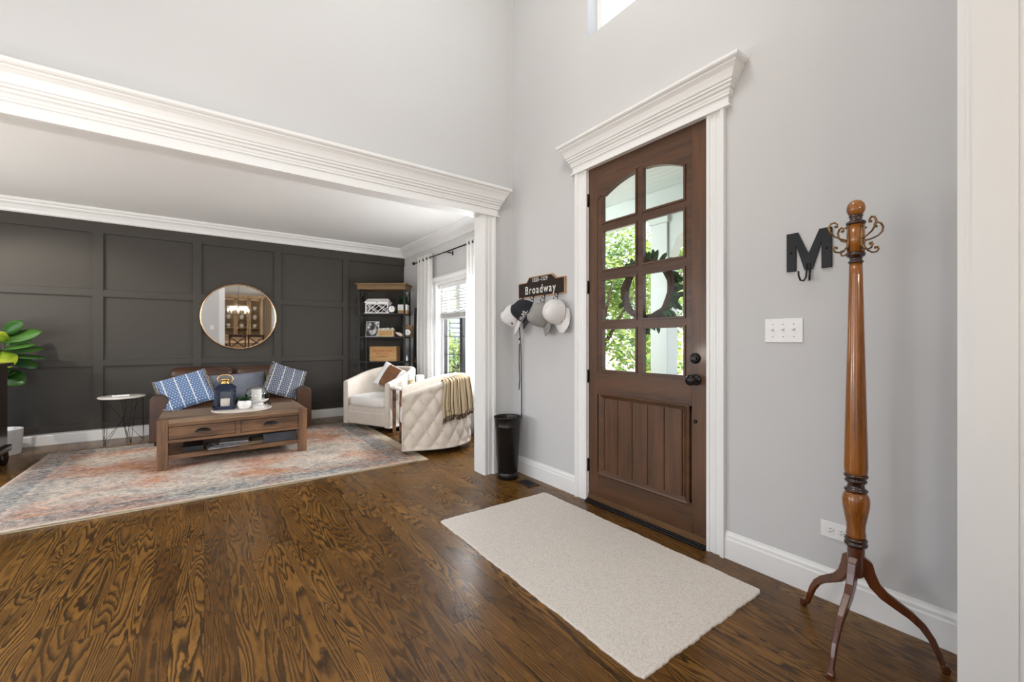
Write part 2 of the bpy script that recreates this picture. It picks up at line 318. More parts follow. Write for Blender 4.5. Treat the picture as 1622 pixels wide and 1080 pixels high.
# ================================================================== geometry helpers
class MB:
    def __init__(s): s.v = []; s.f = []; s.sm = []
    def add(s, vs, fs, smooth=False):
        o = len(s.v); s.v += [tuple(v) for v in vs]; s.f += [tuple(i+o for i in f) for f in fs]; s.sm += [smooth]*len(fs); return s
    def box(s, x0, x1, y0, y1, z0, z1):
        if x0 > x1: x0, x1 = x1, x0
        if y0 > y1: y0, y1 = y1, y0
        if z0 > z1: z0, z1 = z1, z0
        v = [(x0,y0,z0),(x1,y0,z0),(x1,y1,z0),(x0,y1,z0),(x0,y0,z1),(x1,y0,z1),(x1,y1,z1),(x0,y1,z1)]
        return s.add(v, [(0,3,2,1),(4,5,6,7),(0,1,5,4),(1,2,6,5),(2,3,7,6),(3,0,4,7)])
    def obox(s, p0, p1, w, h, up=(0,0,1)):
        """bar from p0 to p1 with section w x h"""
        p0 = Vector(p0); p1 = Vector(p1); d = (p1-p0).normalized(); u = Vector(up)
        if abs(d.dot(u)) > .98: u = Vector((1,0,0))
        a = d.cross(u).normalized(); b = a.cross(d).normalized(); v = []
        for p in (p0, p1):
            for i, j in ((-1,-1),(1,-1),(1,1),(-1,1)): v.append(p+a*i*w/2+b*j*h/2)
        return s.add(v, [(0,1,2,3)[::-1],(4,5,6,7),(0,1,5,4),(1,2,6,5),(2,3,7,6),(3,0,4,7)])
    def prism(s, pts, axis, a, b):
        """2D polygon (in the two other axes, xyz order) extruded along axis"""
        n = len(pts); k = 'xyz'.index(axis); vs = []
        for t in (a, b):
            for p in pts:
                q = list(p); q.insert(k, t); vs.append(tuple(q))
        fs = [tuple(range(n))[::-1], tuple(range(n, 2*n))] + [(i, (i+1) % n, (i+1) % n+n, i+n) for i in range(n)]
        return s.add(vs, fs)
    def lathe(s, prof, c=(0,0,0), n=32, cap=True, axis='z', smooth=True):
        vs = []; fs = []
        for r, z in prof:
            for i in range(n):
                a = 2*PI*i/n; x, y = r*math.cos(a), r*math.sin(a)
                p = (x, y, z) if axis == 'z' else ((z, x, y) if axis == 'x' else (x, z, y))
                vs.append((c[0]+p[0], c[1]+p[1], c[2]+p[2]))
        for j in range(len(prof)-1):
            for i in range(n):
                k = (i+1) % n; fs.append((j*n+i, j*n+k, (j+1)*n+k, (j+1)*n+i))
        s.add(vs, fs, smooth)
        if cap:
            o = len(s.v)-len(vs)
            s.f.append(tuple(o+i for i in range(n))[::-1]); s.f.append(tuple(o+(len(prof)-1)*n+i for i in range(n))); s.sm += [False, False]
        return s
    def tube(s, pts, r, n=8, closed=False, smooth=True):
        pts = [Vector(p) for p in pts]; m = len(pts); rs = r if isinstance(r, (list, tuple)) else [r]*m
        vs = []; prev = None
        for i, p in enumerate(pts):
            if closed: t = pts[(i+1) % m]-pts[i-1]
            else: t = pts[min(i+1, m-1)]-pts[max(i-1, 0)]
            t.normalize()
            if prev is None:
                u = Vector((0,0,1)) if abs(t.z) < .9 else Vector((1,0,0)); a = t.cross(u).normalized()
            else:
                a = prev - t*prev.dot(t)
                a = a.normalized() if a.length > 1e-6 else t.orthogonal().normalized()
            prev = a; b = t.cross(a)
            for k in range(n):
                an = 2*PI*k/n; vs.append(p+(a*math.cos(an)+b*math.sin(an))*rs[i])
        fs = []
        for i in range(m if closed else m-1):
            j = (i+1) % m
            for k in range(n): l = (k+1) % n; fs.append((i*n+k, i*n+l, j*n+l, j*n+k))
        s.add(vs, fs, smooth)
        if not closed:
            o = len(s.v)-len(vs); s.f.append(tuple(o+i for i in range(n))[::-1]); s.f.append(tuple(o+(m-1)*n+i for i in range(n))); s.sm += [False]*2
        return s
    def cyl(s, p0, p1, r, r1=None, n=16):
        return s.tube([p0, p1], [r, r if r1 is None else r1], n)
    def sphere(s, c, rx, ry=None, rz=None, n=20, m=12):
        ry = ry or rx; rz = rz or rx; vs = []; fs = []
        for j in range(m+1):
            t = PI*j/m
            for i in range(n):
                a = 2*PI*i/n; vs.append((c[0]+rx*math.sin(t)*math.cos(a), c[1]+ry*math.sin(t)*math.sin(a), c[2]-rz*math.cos(t)))
        for j in range(m):
            for i in range(n): k = (i+1) % n; fs.append((j*n+i, j*n+k, (j+1)*n+k, (j+1)*n+i))
        return s.add(vs, fs, True)
    def grid(s, fn, nu, nv, smooth=True, closed_u=False):
        vs = [fn(i/(nu-1 if not closed_u else nu), j/(nv-1)) for i in range(nu) for j in range(nv)]
        fs = []
        for i in range(nu if closed_u else nu-1):
            k = (i+1) % nu
            for j in range(nv-1): fs.append((i*nv+j, k*nv+j, k*nv+j+1, i*nv+j+1))
        return s.add(vs, fs, smooth)
    def xf(s, M_):
        s.v = [tuple(M_ @ Vector(v)) for v in s.v]; return s
    def build(s, name, mat, parent=None, world=False, bevel=0, solid=0, subsurf=0, seg=2, fix=True):
        me = bpy.data.meshes.new(name); me.from_pydata(s.v, [], s.f); me.update()
        me.polygons.foreach_set('use_smooth', s.sm)
        o = bpy.data.objects.new(name, me); C.objects.link(o)
        if fix:
            bm = bmesh.new(); bm.from_mesh(me); bmesh.ops.remove_doubles(bm, verts=bm.verts, dist=1e-6); bmesh.ops.recalc_face_normals(bm, faces=bm.faces); bm.to_mesh(me); bm.free()
        me.materials.append(MT[mat] if isinstance(mat, str) else mat)
        if parent:
            o.parent = parent
            if world:
                M_ = chain(parent).inverted(); me.transform(M_)
        if bevel:
            b = o.modifiers.new('bevel', 'BEVEL'); b.width = bevel; b.segments = seg; b.limit_method = 'ANGLE'; b.angle_limit = math.radians(35)
        if solid: q = o.modifiers.new('solid', 'SOLIDIFY'); q.thickness = solid; q.offset = 0
        if subsurf: q = o.modifiers.new('sub', 'SUBSURF'); q.levels = subsurf; q.render_levels = subsurf
        return o
def chain(o):
    M_ = Matrix.Translation(o.location) @ o.rotation_euler.to_matrix().to_4x4() @ Matrix.Diagonal((*o.scale, 1))
    return (chain(o.parent) @ M_) if o.parent else M_
def thing(name, label, cat, loc=(0,0,0), rotz=0, group=None):
    o = bpy.data.objects.new(name, None); C.objects.link(o); o.location = loc; o.rotation_euler = (0, 0, rotz); o.empty_display_size = .1
    return tag(o, label, cat, group)
def tag(o, label, cat, group=None, kind=None):
    o['label'] = label; o['category'] = cat
    if group: o['group'] = group
    if kind: o['kind'] = kind
    return o
def st(o): o['kind'] = 'structure'; return o
def plabel(o, t): o['label'] = t; return o
def recenter(o):
    """put a mesh-only thing's origin at its base centre"""
    me = o.data; xs = [v.co for v in me.vertices]
    c = Vector(((min(v.x for v in xs)+max(v.x for v in xs))/2, (min(v.y for v in xs)+max(v.y for v in xs))/2, min(v.z for v in xs)))
    me.transform(Matrix.Translation(-c)); o.location = Vector(o.location)+c; return o
def copy_tree(o, parent=None):
    c = o.copy(); C.objects.link(c)
    if parent: c.parent = parent
    for ch in [k for k in bpy.data.objects if k.parent == o]: copy_tree(ch, c)
    return c
def text_mb(txt, size, depth=.001, font_scale_x=1.0, spacing=1.0):
    cu = bpy.data.curves.new('t', 'FONT'); cu.body = txt; cu.size = size; cu.extrude = depth; cu.align_x = 'CENTER'; cu.align_y = 'CENTER'; cu.offset = size*.006; cu.space_character = spacing; cu.resolution_u = 3
    o = bpy.data.objects.new('t', cu); C.objects.link(o)
    dg = bpy.context.evaluated_depsgraph_get(); me = bpy.data.meshes.new_from_object(o.evaluated_get(dg))
    mb = MB(); mb.add([(v.co.x*font_scale_x, v.co.y, v.co.z) for v in me.vertices], [tuple(p.vertices) for p in me.polygons])
    bpy.data.objects.remove(o); bpy.data.curves.remove(cu); bpy.data.meshes.remove(me); return mb
def basis(origin, ex, ey, ez=None):
    ex = Vector(ex).normalized(); ey = Vector(ey).normalized(); ez = Vector(ez).normalized() if ez else ex.cross(ey)
    M_ = Matrix.Identity(4)
    for i in range(3): M_[i][0] = ex[i]; M_[i][1] = ey[i]; M_[i][2] = ez[i]; M_[i][3] = origin[i]
    return M_
def entab(prof, axis, a0, a1, wall, d):
    """cornice with mitred returns; prof = [(out, z)], runs along axis, standing out from plane 'wall' in direction d"""
    mb = MB(); vs = []
    for o, z in prof:
        for (t, q) in ((a0-o, 0), (a0-o, o), (a1+o, o), (a1+o, 0)):
            vs.append((t, wall+d*q, z) if axis == 'x' else (wall+d*q, t, z))
    fs = []
    for i in range(len(prof)-1):
        for k in range(3): fs.append((i*4+k, i*4+k+1, (i+1)*4+k+1, (i+1)*4+k))
        fs.append((i*4+3, i*4, (i+1)*4, (i+1)*4+3))
    n = len(prof)-1; fs += [(0,1,2,3), (n*4, n*4+1, n*4+2, n*4+3)]
    return mb.add(vs, fs)
def run(prof, axis, a0, a1, wall, d):
    """straight moulding, prof=[(out,z)] closed against the wall"""
    pts = [(0, prof[0][1])] + list(prof) + [(0, prof[-1][1])]
    mb = MB()
    if axis == 'x': return mb.prism([(wall+d*o, z) for o, z in pts], 'x', a0, a1)
    return mb.prism([(wall+d*o, z) for o, z in pts], 'y', a0, a1)

# ================================================================== SETTING
XD = 2.282       # door wall inner face
YO = 3.11        # living-room opening, foyer face
YN = 6.90        # charcoal wall
XW = 2.76        # living-room window wall
st(MB().box(-3.1, 2.95, -4.2, 7.1, -.12, 0).build('floor', 'floor'))
# front (door) wall with door and transom openings
w = MB()
w.box(XD, 2.43, -.05, 1.255, 0, 5.5); w.box(XD, 2.43, 2.177, 3.25, 0, 5.5)
w.box(XD, 2.43, 1.255, 2.177, 2.435, 3.40); w.box(XD, 2.43, 1.255, 2.177, 4.7, 5.5)
st(w.build('wall_front', 'wall'))
# divider wall with wide cased opening into living room
w = MB(); w.box(1.985, XD, YO, 3.25, 0, 5.5); w.box(-2.45, 1.985, YO, 3.25, 2.295, 5.5); w.box(XD, 2.93, YO, 3.25, 0, 5.5)
st(w.build('wall_divider', 'wall'))
# living room
hy0, hy1, hz0, hz1 = 4.35, 5.64, .55, 1.99
w = MB(); w.box(XW, 2.95, 3.25, hy0, 0, 2.75); w.box(XW, 2.95, hy1, 7.1, 0, 2.75); w.box(XW, 2.95, hy0, hy1, 0, hz0); w.box(XW, 2.95, hy0, hy1, hz1, 2.75)
st(w.build('wall_right', 'wall'))
w = MB(); w.box(-3.1, 2.95, YN, 7.1, 0, 2.75)
st(w.build('wall_far', 'darkwall'))
bt = MB()
for xc in (-2.87, -1.94, -1.005, -.07, .856, 1.80): bt.box(xc-.046, xc+.046, YN-.026, YN+.002, .14, 2.56)
for z0, z1 in ((.135, .215), (.872, .946), (1.692, 1.776), (2.44, 2.57)): bt.box(-3.0, XW, YN-.0255, YN+.002, z0, z1)
st(bt.build('trim_1', 'darkwall', bevel=.002))
w = MB(); w.box(-3.1, -2.95, 3.25, 4.0, 0, 2.75); w.box(-3.1, -2.95, 6.2, 7.1, 0, 2.75); w.box(-3.1, -2.95, 4.0, 6.2, 0, .6); w.box(-3.1, -2.95, 4.0, 6.2, 2.3, 2.75)
w.box(-3.1, -2.45, YO, 3.25, 0, 2.75)
st(w.build('wall_left', 'wall'))
st(MB().box(-3.1, 2.95, 3.25, 7.1, 2.715, 2.85).build('ceiling_living', 'ceil'))
# foyer shell
w = MB(); w.box(-2.6, -2.35, -.65, .7, 0, 5.5); w.box(-2.6, -2.35, 2.7, YO, 0, 5.5); w.box(-2.6, -2.35, .7, 2.7, 0, .5); w.box(-2.6, -2.35, .7, 2.7, 2.5, 3.5); w.box(-2.6, -2.35, .7, 2.7, 4.5, 5.5); w.box(-2.6, -2.35, 1.9, 2.7, 3.5, 4.5)
st(w.build('wall_foyer_left', 'wall'))
w = MB(); w.box(-2.6, -2.25, -.65, -.5, 0, 5.5); w.box(-.45, .36, -.65, -.5, 0, 5.5); w.box(-2.25, -.45, -.65, -.5, 0, .42); w.box(-2.25, -.45, -.65, -.5, 2.08, 5.5); w.box(.36, 2.43, -.65, -.5, 2.42, 5.5); w.box(1.97, XD, .08, .229, 0, 5.5); w.box(2.03, 2.43, -.65, .08, 0, 5.5)
st(w.build('wall_back', 'wall'))
st(MB().box(-2.6, 2.43, -.65, 3.25, 5.5, 5.65).build('ceiling', 'ceil'))
# dining room shell behind the camera (seen in the mirror)
w = MB(); w.box(-.6, 1.85, -4.25, -4.1, 0, 2.75); w.box(3.25, 3.4, -4.25, -4.1, 0, 2.75); w.box(1.85, 3.25, -4.25, -4.1, 0, 2.75); w.box(-.75, -.6, -4.25, -.65, 0, 2.75)
w.box(3.3, 3.45, -4.25, -3.4, 0, 2.75); w.box(3.3, 3.45, -1.4, -.65, 0, 2.75); w.box(3.3, 3.45, -3.4, -1.4, 0, .6); w.box(3.3, 3.45, -3.4, -1.4, 2.4, 2.75); w.box(2.43, 3.45, -.65, -.5, 0, 2.75)
st(w.build('wall_dining', 'wall'))
st(MB().box(-.75, 3.45, -4.25, -.65, 2.75, 2.85).build('ceiling_dining', 'ceil'))
st(MB().box(2.95, 3.45, -4.25, -.5, -.12, 0).build('floor_dining', 'floor'))

# baseboards
BB = [(.017, 0), (.017, .105), (.013, .112), (.013, .125), (.006, .135), (.004, .145)]
st(run(BB, 'y', 2.287, YO, XD, -1).build('baseboard_front_left', 'trim'))
st(run(BB, 'y', .229, 1.158, XD, -1).build('baseboard_front_right', 'trim'))
st(run(BB, 'x', 2.083, XD, YO, -1).build('baseboard_divider', 'trim'))
st(run(BB, 'x', -2.95, XW, YN, -1).build('baseboard_far', 'trim'))
st(run(BB, 'y', 3.25, YN, XW, -1).build('baseboard_right', 'trim'))
# crown in the living room
CR = [(0, 2.565), (.012, 2.565), (.012, 2.58), (.02, 2.585), (.03, 2.61), (.055, 2.645), (.085, 2.665), (.09, 2.68), (.11, 2.685), (.12, 2.70), (.12, 2.715)]
st(run(CR, 'x', -2.95, XW, YN, -1).build('trim_2', 'trim'))
st(run(CR, 'y', 3.25, YN, XW, -1).build('trim_3', 'trim'))
st(run(CR, 'x', -2.95, XW, 3.25, 1).build('trim_4', 'trim'))
# opening: jamb lining, casing, entablature
def casing(mb, axis, a0, a1, wall, d, z0, z1):
    """fluted flat casing between a0..a1"""
    wdt = a1-a0; prof = [(a0, .02), (a0+wdt*.16, .02), (a0+wdt*.2, .013), (a0+wdt*.34, .013), (a0+wdt*.38, .017), (a0+wdt*.5, .017), (a0+wdt*.54, .013), (a0+wdt*.72, .013), (a0+wdt*.76, .022), (a0+wdt*.8, .028), (a1, .028)]
    pts = [(a0, 0)] + prof + [(a1, 0)]
    if axis == 'x': mb.prism([(t, wall+d*o) for t, o in pts], 'z', z0, z1)
    else: mb.prism([(wall+d*o, t) for t, o in pts], 'z', z0, z1)
    return mb
j = MB(); j.box(1.965, 1.987, YO-.004, 3.254, 0, 2.30); j.box(-2.45, 1.987, YO-.004, 3.254, 2.275, 2.30)
st(j.build('trim_5', 'trim'))
st(casing(MB(), 'x', 1.97, 2.078, YO, -1, 0, 2.31).build('trim_6', 'trim'))
def ent_prof(z0, H, out):
    k = H/.245
    p = [(.022, 0), (.036, .001), (.036, .012), (.024, .014), (.024, .062), (.034, .066), (.034, .078), (.045, .082), (.045, .098), (.058, .104), (.058, .118), (.070, .123), (.070, .135),
         (.078, .14), (.086, .16), (.098, .182), (.112, .198), (.118, .203), (.118, .214), (.13, .217), (.138, .225), (.138, .240), (.133, .245)]
    return [(a*out/.138 if a > .04 else a, z0+b*k) for a, b in p]
st(entab(ent_prof(2.262, .245, .115), 'x', -2.5, 2.078, YO, -1).build('trim_7', 'trim'))
# casing on the living side of opening + right jamb near camera
st(casing(MB(), 'x', 1.97, 2.078, 3.25, 1, 0, 2.30).build('trim_8', 'trim'))
j = MB(); j.box(1.955, 1.972, .079, .230, 0, 5.5); j.box(1.951, 1.96, .122, .216, 0, 5.5)
st(j.build('trim_9', 'trim'))
st(casing(MB(), 'x', 1.957, 2.06, .229, 1, 0, 5.5).build('trim_10', 'trim'))
st(casing(MB(), 'x', 1.957, 2.06, .08, -1, 0, 5.5).build('trim_11', 'trim'))
# back opening casing (mirror view)
st(MB().box(.36, .47, -.50, -.47, 0, 2.42).box(.34, .365, -.66, -.49, 0, 2.42).build('trim_12', 'trim'))
# front door casing
st(casing(MB(), 'y', 2.174, 2.285, XD, -1, 0, 2.43).build('trim_13', 'trim'))
m2 = MB(); casing(m2, 'y', -1.258, -1.158, XD, -1, 0, 2.43); m2.v = [(x, -y, z) for x, y, z in m2.v]
st(m2.build('trim_14', 'trim'))
st(entab(ent_prof(2.42, .225, .115), 'y', 1.158, 2.285, XD, -1).build('trim_15', 'trim'))
st(MB().box(XD-.001, 2.43, 2.172, 2.19, 0, 2.45).box(XD-.001, 2.43, 1.245, 1.26, 0, 2.45).box(XD-.001, 2.43, 1.245, 2.19, 2.432, 2.45).build('trim_16', 'trim'))

# ------------------------------------------------------------------ front door
XF = 2.287; XB = 2.332
ya, yb = 1.263, 2.170            # door edges
sl, sr = 1.36, 2.088             # stile inner edges (opening for glass/panels)
py = [(1.412, 1.694), (1.756, 2.036)]
pz = [(.965, 1.249), (1.316, 1.597), (1.672, 1.943), (2.010, 2.30)]
def archz(y): return 2.285-.085*((y-1.724)/.312)**2
door = MB()
door.box(XF, XB, ya, sl, .02, 2.428); door.box(XF, XB, sr, yb, .02, 2.428)
door = st(door.build('door_1', 'mahog_z', bevel=.002))
dr = MB(); dr.box(XF, XB, sl, sr, .77+.02, .94); dr.box(XF, XB, sl, sr, .02, .225)
n = 24
for i in range(n):
    y0 = sl+(sr-sl)*i/n; y1 = sl+(sr-sl)*(i+1)/n
    dr.prism([(y0, archz(y0)+.015), (y1, archz(y1)+.015), (y1, 2.428), (y0, 2.428)], 'x', XF, XB)
dr.build('door_rail', 'mahog_y', door)
mu = MB(); mu.box(XF+.004, XB-.004, 1.704, 1.746, .94, 2.302)
mu.box(XF+.004, XB-.004, sl, 1.402, .94, 2.26); mu.box(XF+.004, XB-.004, 2.046, sr, .94, 2.26)
for z0, z1 in ((.94, .955), (1.259, 1.306), (1.607, 1.662), (1.953, 2.0)): mu.box(XF+.005, XB-.004, sl, sr, z0, z1)
for (y0, y1) in py:                           # glazing beads
    for i, (z0, z1) in enumerate(pz):
        b_ = .012
        zt = z1 if i < 3 else None
        mu.box(XF-.003, XF+.02, y0-b_, y0, z0-b_, (z1+b_) if zt else archz(y0)+.012); mu.box(XF-.003, XF+.02, y1, y1+b_, z0-b_, (z1+b_) if zt else archz(y1)+.012)
        mu.box(XF-.003, XF+.02, y0, y1, z0-b_, z0)
        if zt: mu.box(XF-.003, XF+.02, y0, y1, z1, z1+b_)
        else:
            for k in range(12):
                a = y0+(y1-y0)*k/12; c = y0+(y1-y0)*(k+1)/12
                mu.prism([(a, archz(a)), (c, archz(c)), (c, archz(c)+.022), (a, archz(a)+.022)], 'x', XF-.003, XB-.004)
mu.build('muntin', 'mahog_y', door)
for (y0, y1) in py:
    for i, (z0, z1) in enumerate(pz):
        g = MB()
        if i < 3: g.box(XF+.018, XF+.023, y0-.004, y1+.004, z0-.004, z1+.004)
        else:
            pts = [(y0-.004, z0-.004), (y1+.004, z0-.004)] + [(y0+(y1-y0)*k/10, archz(y0+(y1-y0)*k/10)+.004) for k in range(10, -1, -1)]
            g.prism(pts, 'x', XF+.018, XF+.023)
        g.build('glass_pane', 'glass', door)
pn = MB()
pw = (2.030-1.426)/5
for i in range(5):
    a = 1.426+i*pw
    pn.prism([(XF+.014, a), (XF+.008, a+.004), (XF+.008, a+pw-.004), (XF+.014, a+pw), (XB-.006, a+pw), (XB-.006, a)], 'z', .235, .765)
pn.build('door_panel', 'mahog_z', door)
pf = MB()
for (y0, y1, z0, z1) in ((sl, 1.43, .21, .795), (2.026, sr, .21, .795), (sl, sr, .21, .24), (sl, sr, .76, .795)): pf.box(XF+.0165, XB-.003, y0, y1, z0, z1)
def frame_loop(mb, y0, y1, z0, z1, x, prof):
    """picture-frame moulding: prof = [(inset, out)]"""
    vs = []
    for i, o in prof:
        for (yy, zz) in ((y0+i, z0+i), (y1-i, z0+i), (y1-i, z1-i), (y0+i, z1-i)): vs.append((x-o, yy, zz))
    fs = []
    for k in range(len(prof)-1):
        for q in range(4): fs.append((k*4+q, k*4+(q+1) % 4, (k+1)*4+(q+1) % 4, (k+1)*4+q))
    mb.add(vs, fs)
frame_loop(pf, sl+.012, sr-.010, .205, .800, XF, [(0, -.003), (.004, .004), (.012, .007), (.02, .004), (.028, -.001), (.036, -.006), (.044, -.011)])
pf.build('panel_moulding', 'mahog_y', door)
kn = MB(); kn.lathe([(.033, 0), (.033, -.004), (.028, -.009), (.012, -.012), (.011, -.03), (.022, -.037), (.030, -.048), (.031, -.058), (.026, -.069), (.012, -.075), (.001, -.076)], (XF, 1.335, .945), 24, axis='x')
kn.build('knob', 'bronze', door)
MB().lathe([(.031, 0), (.031, -.006), (.026, -.014), (.020, -.016), (.001, -.017)], (XF, 1.337, 1.068), 24, axis='x').box(XF-.03, XF-.014, 1.318, 1.356, 1.061, 1.075).build('deadbolt', 'bronze', door)
MB().lathe([(.010, 0), (.010, -.008), (.007, -.011), (.001, -.011)], (XF, 1.337, .704), 12, axis='x').build('door_viewer', 'bronze', door)
for zc in (2.2, 1.563, .91, .26):
    MB().cyl((XF-.006, 2.176, zc-.048), (XF-.006, 2.176, zc+.048), .0075, n=10).box(XF-.003, XF+.002, 2.163, 2.189, zc-.045, zc+.045).build('hinge', 'bronze', door)
sw = MB(); sw.box(XF-.012, XF+.002, ya+.004, yb-.004, .022, .055); sw.box(XF-.018, XF, ya+.004, yb-.004, .022, .03)
sw.build('door_sweep', 'oak_th', door)
st(MB().box(XF-.045, 2.44, 1.262, 2.171, 0, .014).box(XF-.028, 2.42, 1.262, 2.171, .012, .020).build('trim_17', 'bronze', bevel=.002))

# transom window above the door
tw = MB(); tw.box(2.385, 2.42, 1.255, 1.30, 3.40, 4.7); tw.box(2.385, 2.42, 2.13, 2.177, 3.40, 4.7); tw.box(2.385, 2.42, 1.255, 2.177, 3.40, 3.45); tw.box(2.385, 2.42, 1.255, 2.177, 4.65, 4.7); tw.box(2.385, 2.42, 1.255, 2.177, 4.03, 4.06)
tw = st(tw.build('window_1', 'trim'))
MB().box(2.40, 2.406, 1.29, 2.14, 3.44, 4.66).build('glass_pane', 'glass', tw)
# living room window
f = MB()
for (y0, y1) in ((hy0, hy0+.04), (hy1-.035, hy1)): f.box(2.85, 2.91, y0, y1, hz0, hz1)
f.box(2.85, 2.91, hy0, hy1, hz0, hz0+.05); f.box(2.85, 2.91, hy0, hy1, hz1-.04, hz1)
win = st(f.build('window_2', 'trim'))
mz = MB(); mz.box(2.855, 2.905, 5.055, 5.13, hz0+.05, hz1-.04); mz.box(2.862, 2.9, hy1-.047, hy1-.034, hz0+.05, hz1-.04)
mz.build('mullion', 'black', win)
le = MB()
for y in (5.15, 5.545, 4.45, 5.0): le.box(2.872, 2.882, y-.005, y+.005, hz0+.05, hz1-.04)
z = hz0+.16
while z < hz1-.06: le.box(2.873, 2.881, hy0+.04, hy1-.035, z-.005, z+.005); z += .262
le.build('glazing_bar', 'black', win)
MB().box(2.875, 2.879, hy0+.03, hy1-.03, hz0+.04, hz1-.03).build('glass_pane', 'glass', win)
cs = MB(); casing(cs, 'y', hy1, hy1+.10, XW, -1, hz0-.1, hz1+.01)
c2 = MB(); casing(c2, 'y', -hy0, -hy0+.10, XW, -1, hz0-.1, hz1+.01); c2.v = [(x, -y, z) for x, y, z in c2.v]; cs.add(c2.v, c2.f)
cs.box(XW-.06, 2.86, hy0-.12, hy1+.12, hz0-.03, hz0+.0)
cs.build('window_casing', 'trim', win)
entab([(.02, hz1), (.02, hz1+.055), (.03, hz1+.06), (.045, hz1+.075), (.05, hz1+.09), (.05, hz1+.10)], 'y', hy0-.10, hy1+.10, XW, -1).build('window_header', 'trim', win)

# ================================================================== OUTSIDE
st(MB().box(2.43, 5.0, -2.5, 3.25, -.20, -.04).build('floor_porch', 'concrete'))
gr = MB(); gr.box(-40, 60, -40, 60, -.5, -.3)
tag(gr.build('garden_ground', 'lawn'), 'brown leaf-strewn garden ground beyond the porch', 'ground')['kind'] = 'structure'
pc = MB()
for i in range(26): x0 = 2.43+i*.098; pc.prism([(x0+.004, 2.95), (x0+.094, 2.95), (x0+.098, 2.956), (x0+.098, 2.97), (x0, 2.97), (x0, 2.956)], 'y', -2.5, 3.25 if x0 < 2.96 else 5.4)
st(pc.build('ceiling_porch', 'porchwhite'))
st(MB().box(2.3, 5.1, -2.6, 3.3, 2.985, 3.15).box(2.96, 5.1, 3.3, 5.5, 2.985, 3.15).build('roof_porch', 'porchwhite'))
pb = MB(); pb.box(4.36, 4.60, -2.5, 5.4, 2.72, 2.95); pb.box(4.32, 4.64, -2.5, 5.4, 2.70, 2.73)
# arched panel between the two columns
ac, ar, ah = 1.75, 1.15, .5
for i in range(24):
    t0 = -1+2*i/24; t1 = -1+2*(i+1)/24
    z0 = 2.15+ah*math.sqrt(max(0, 1-t0*t0)); z1 = 2.15+ah*math.sqrt(max(0, 1-t1*t1))
    pb.prism([(ac+ar*t0, z0), (ac+ar*t1, z1), (ac+ar*t1, 2.72), (ac+ar*t0, 2.72)], 'x', 4.40, 4.56)
st(pb.build('beam_porch', 'porchwhite'))
def column(y, x=4.48):
    t = thing('porch_column', 'white square porch column seen through right panes of the front door' if y > 1.5 else 'white square porch column at near end of the porch', 'column', (x, y, -.04))
    MB().box(-.11, .11, -.11, .11, .12, 2.6).build('shaft', 'porchwhite', t, bevel=.004)
    MB().box(-.14, .14, -.14, .14, 0, .14).box(-.125, .125, -.125, .125, .14, .17).build('base', 'porchwhite', t)
    MB().box(-.13, .13, -.13, .13, 2.6, 2.74).build('capital', 'porchwhite', t)
    return t
column(3.02); column(.48)
def tree(name, label, x, y, z0, H, R, nleaf, seed, leafm='tree', ls=.09, trunk=True):
    rnd = random.Random(seed); t = thing(name, label, 'tree' if trunk else 'shrub', (x, y, z0))
    mb = MB()
    blobs = [(rnd.uniform(-R, R)*.7, rnd.uniform(-R, R)*.7, H*(.25+.75*rnd.random()) if trunk else H*rnd.uniform(.1, 1), R*rnd.uniform(.3, .55)) for _ in range(16)]
    for i in range(nleaf):
        bx, by, bz, br = rnd.choice(blobs); d = Vector((rnd.gauss(0,1), rnd.gauss(0,1), rnd.gauss(0,1))).normalized()*br*rnd.uniform(.55, 1)
        c = Vector((bx, by, bz))+d; c.z = max(c.z, .03); a = Vector((rnd.gauss(0,1), rnd.gauss(0,1), rnd.gauss(0,1))).normalized(); b = a.orthogonal().normalized()
        s_ = ls*rnd.uniform(.6, 1.3)
        mb.add([c-a*s_, c+b*s_*.5, c+a*s_, c-b*s_*.5], [(0,1,2,3)])
    mb.build('foliage', leafm, t, fix=False)
    tk = MB(); hh = H*.6 if trunk else H*.4
    tk.tube([(0,0,0), (.05,.03,hh*.5), (0,.05,hh)], [R*.07, R*.05, R*.03], 8)
    for i in range(5):
        a = rnd.uniform(0, 2*PI); tk.tube([(.03,.03,hh*.5), (math.cos(a)*R*.3, math.sin(a)*R*.3, hh*.9), (math.cos(a)*R*.6, math.sin(a)*R*.6, hh*1.3)], [R*.035, R*.02, R*.01], 6)
    tk.build('trunk', 'stem', t); return t
tree('garden_tree', 'leafy green tree seen through left panes of the front door', 7.2, 6.6, -.3, 3.6, 1.7, 9000, 3, ls=.07)
tree('garden_tree', 'distant green tree behind the porch, further off and to the right', 13, 9.5, -.3, 5, 2.4, 4000, 5, ls=.13)
tree('garden_shrub', 'green shrub outside the living room window', 4.3, 7.9, -.3, 2.6, .6, 4500, 8, ls=.05, trunk=False)
hs = thing('neighbour_house', 'grey sided neighbouring house seen behind the porch column', 'house', (22, 3, -.3))
hb = MB()
for i in range(26): hb.prism([(-3, .15*i), (-3.03, .15*i), (-3.0, .15*(i+1))], 'y', -5, 3.5)
hb.box(-3, 3, -5, 3.5, 0, 3.9); hb.build('wall', 'siding', hs)
MB().prism([(-5.2, 3.7), (3.7, 3.7), (-.75, 5.6)], 'x', -3.4, 3.4).build('roof', 'concrete', hs)
for yy in (-3.4, -.6): MB().box(-3.06, -2.98, yy, yy+1.0, 1.0, 2.5).build('window', 'slot', hs)
nb = thing('garden_wall', 'blue-grey sided wing seen through the living room window', 'wall', (4.6, 12.5, -.3)); wl = MB(); wl.box(-3, 3, 0, .2, 0, 4)
for i in range(24): wl.prism([(0, .16*i), (-.03, .16*i), (0, .16*(i+1))], 'x', -3, 3)
wl.build('siding', 'siding', nb)
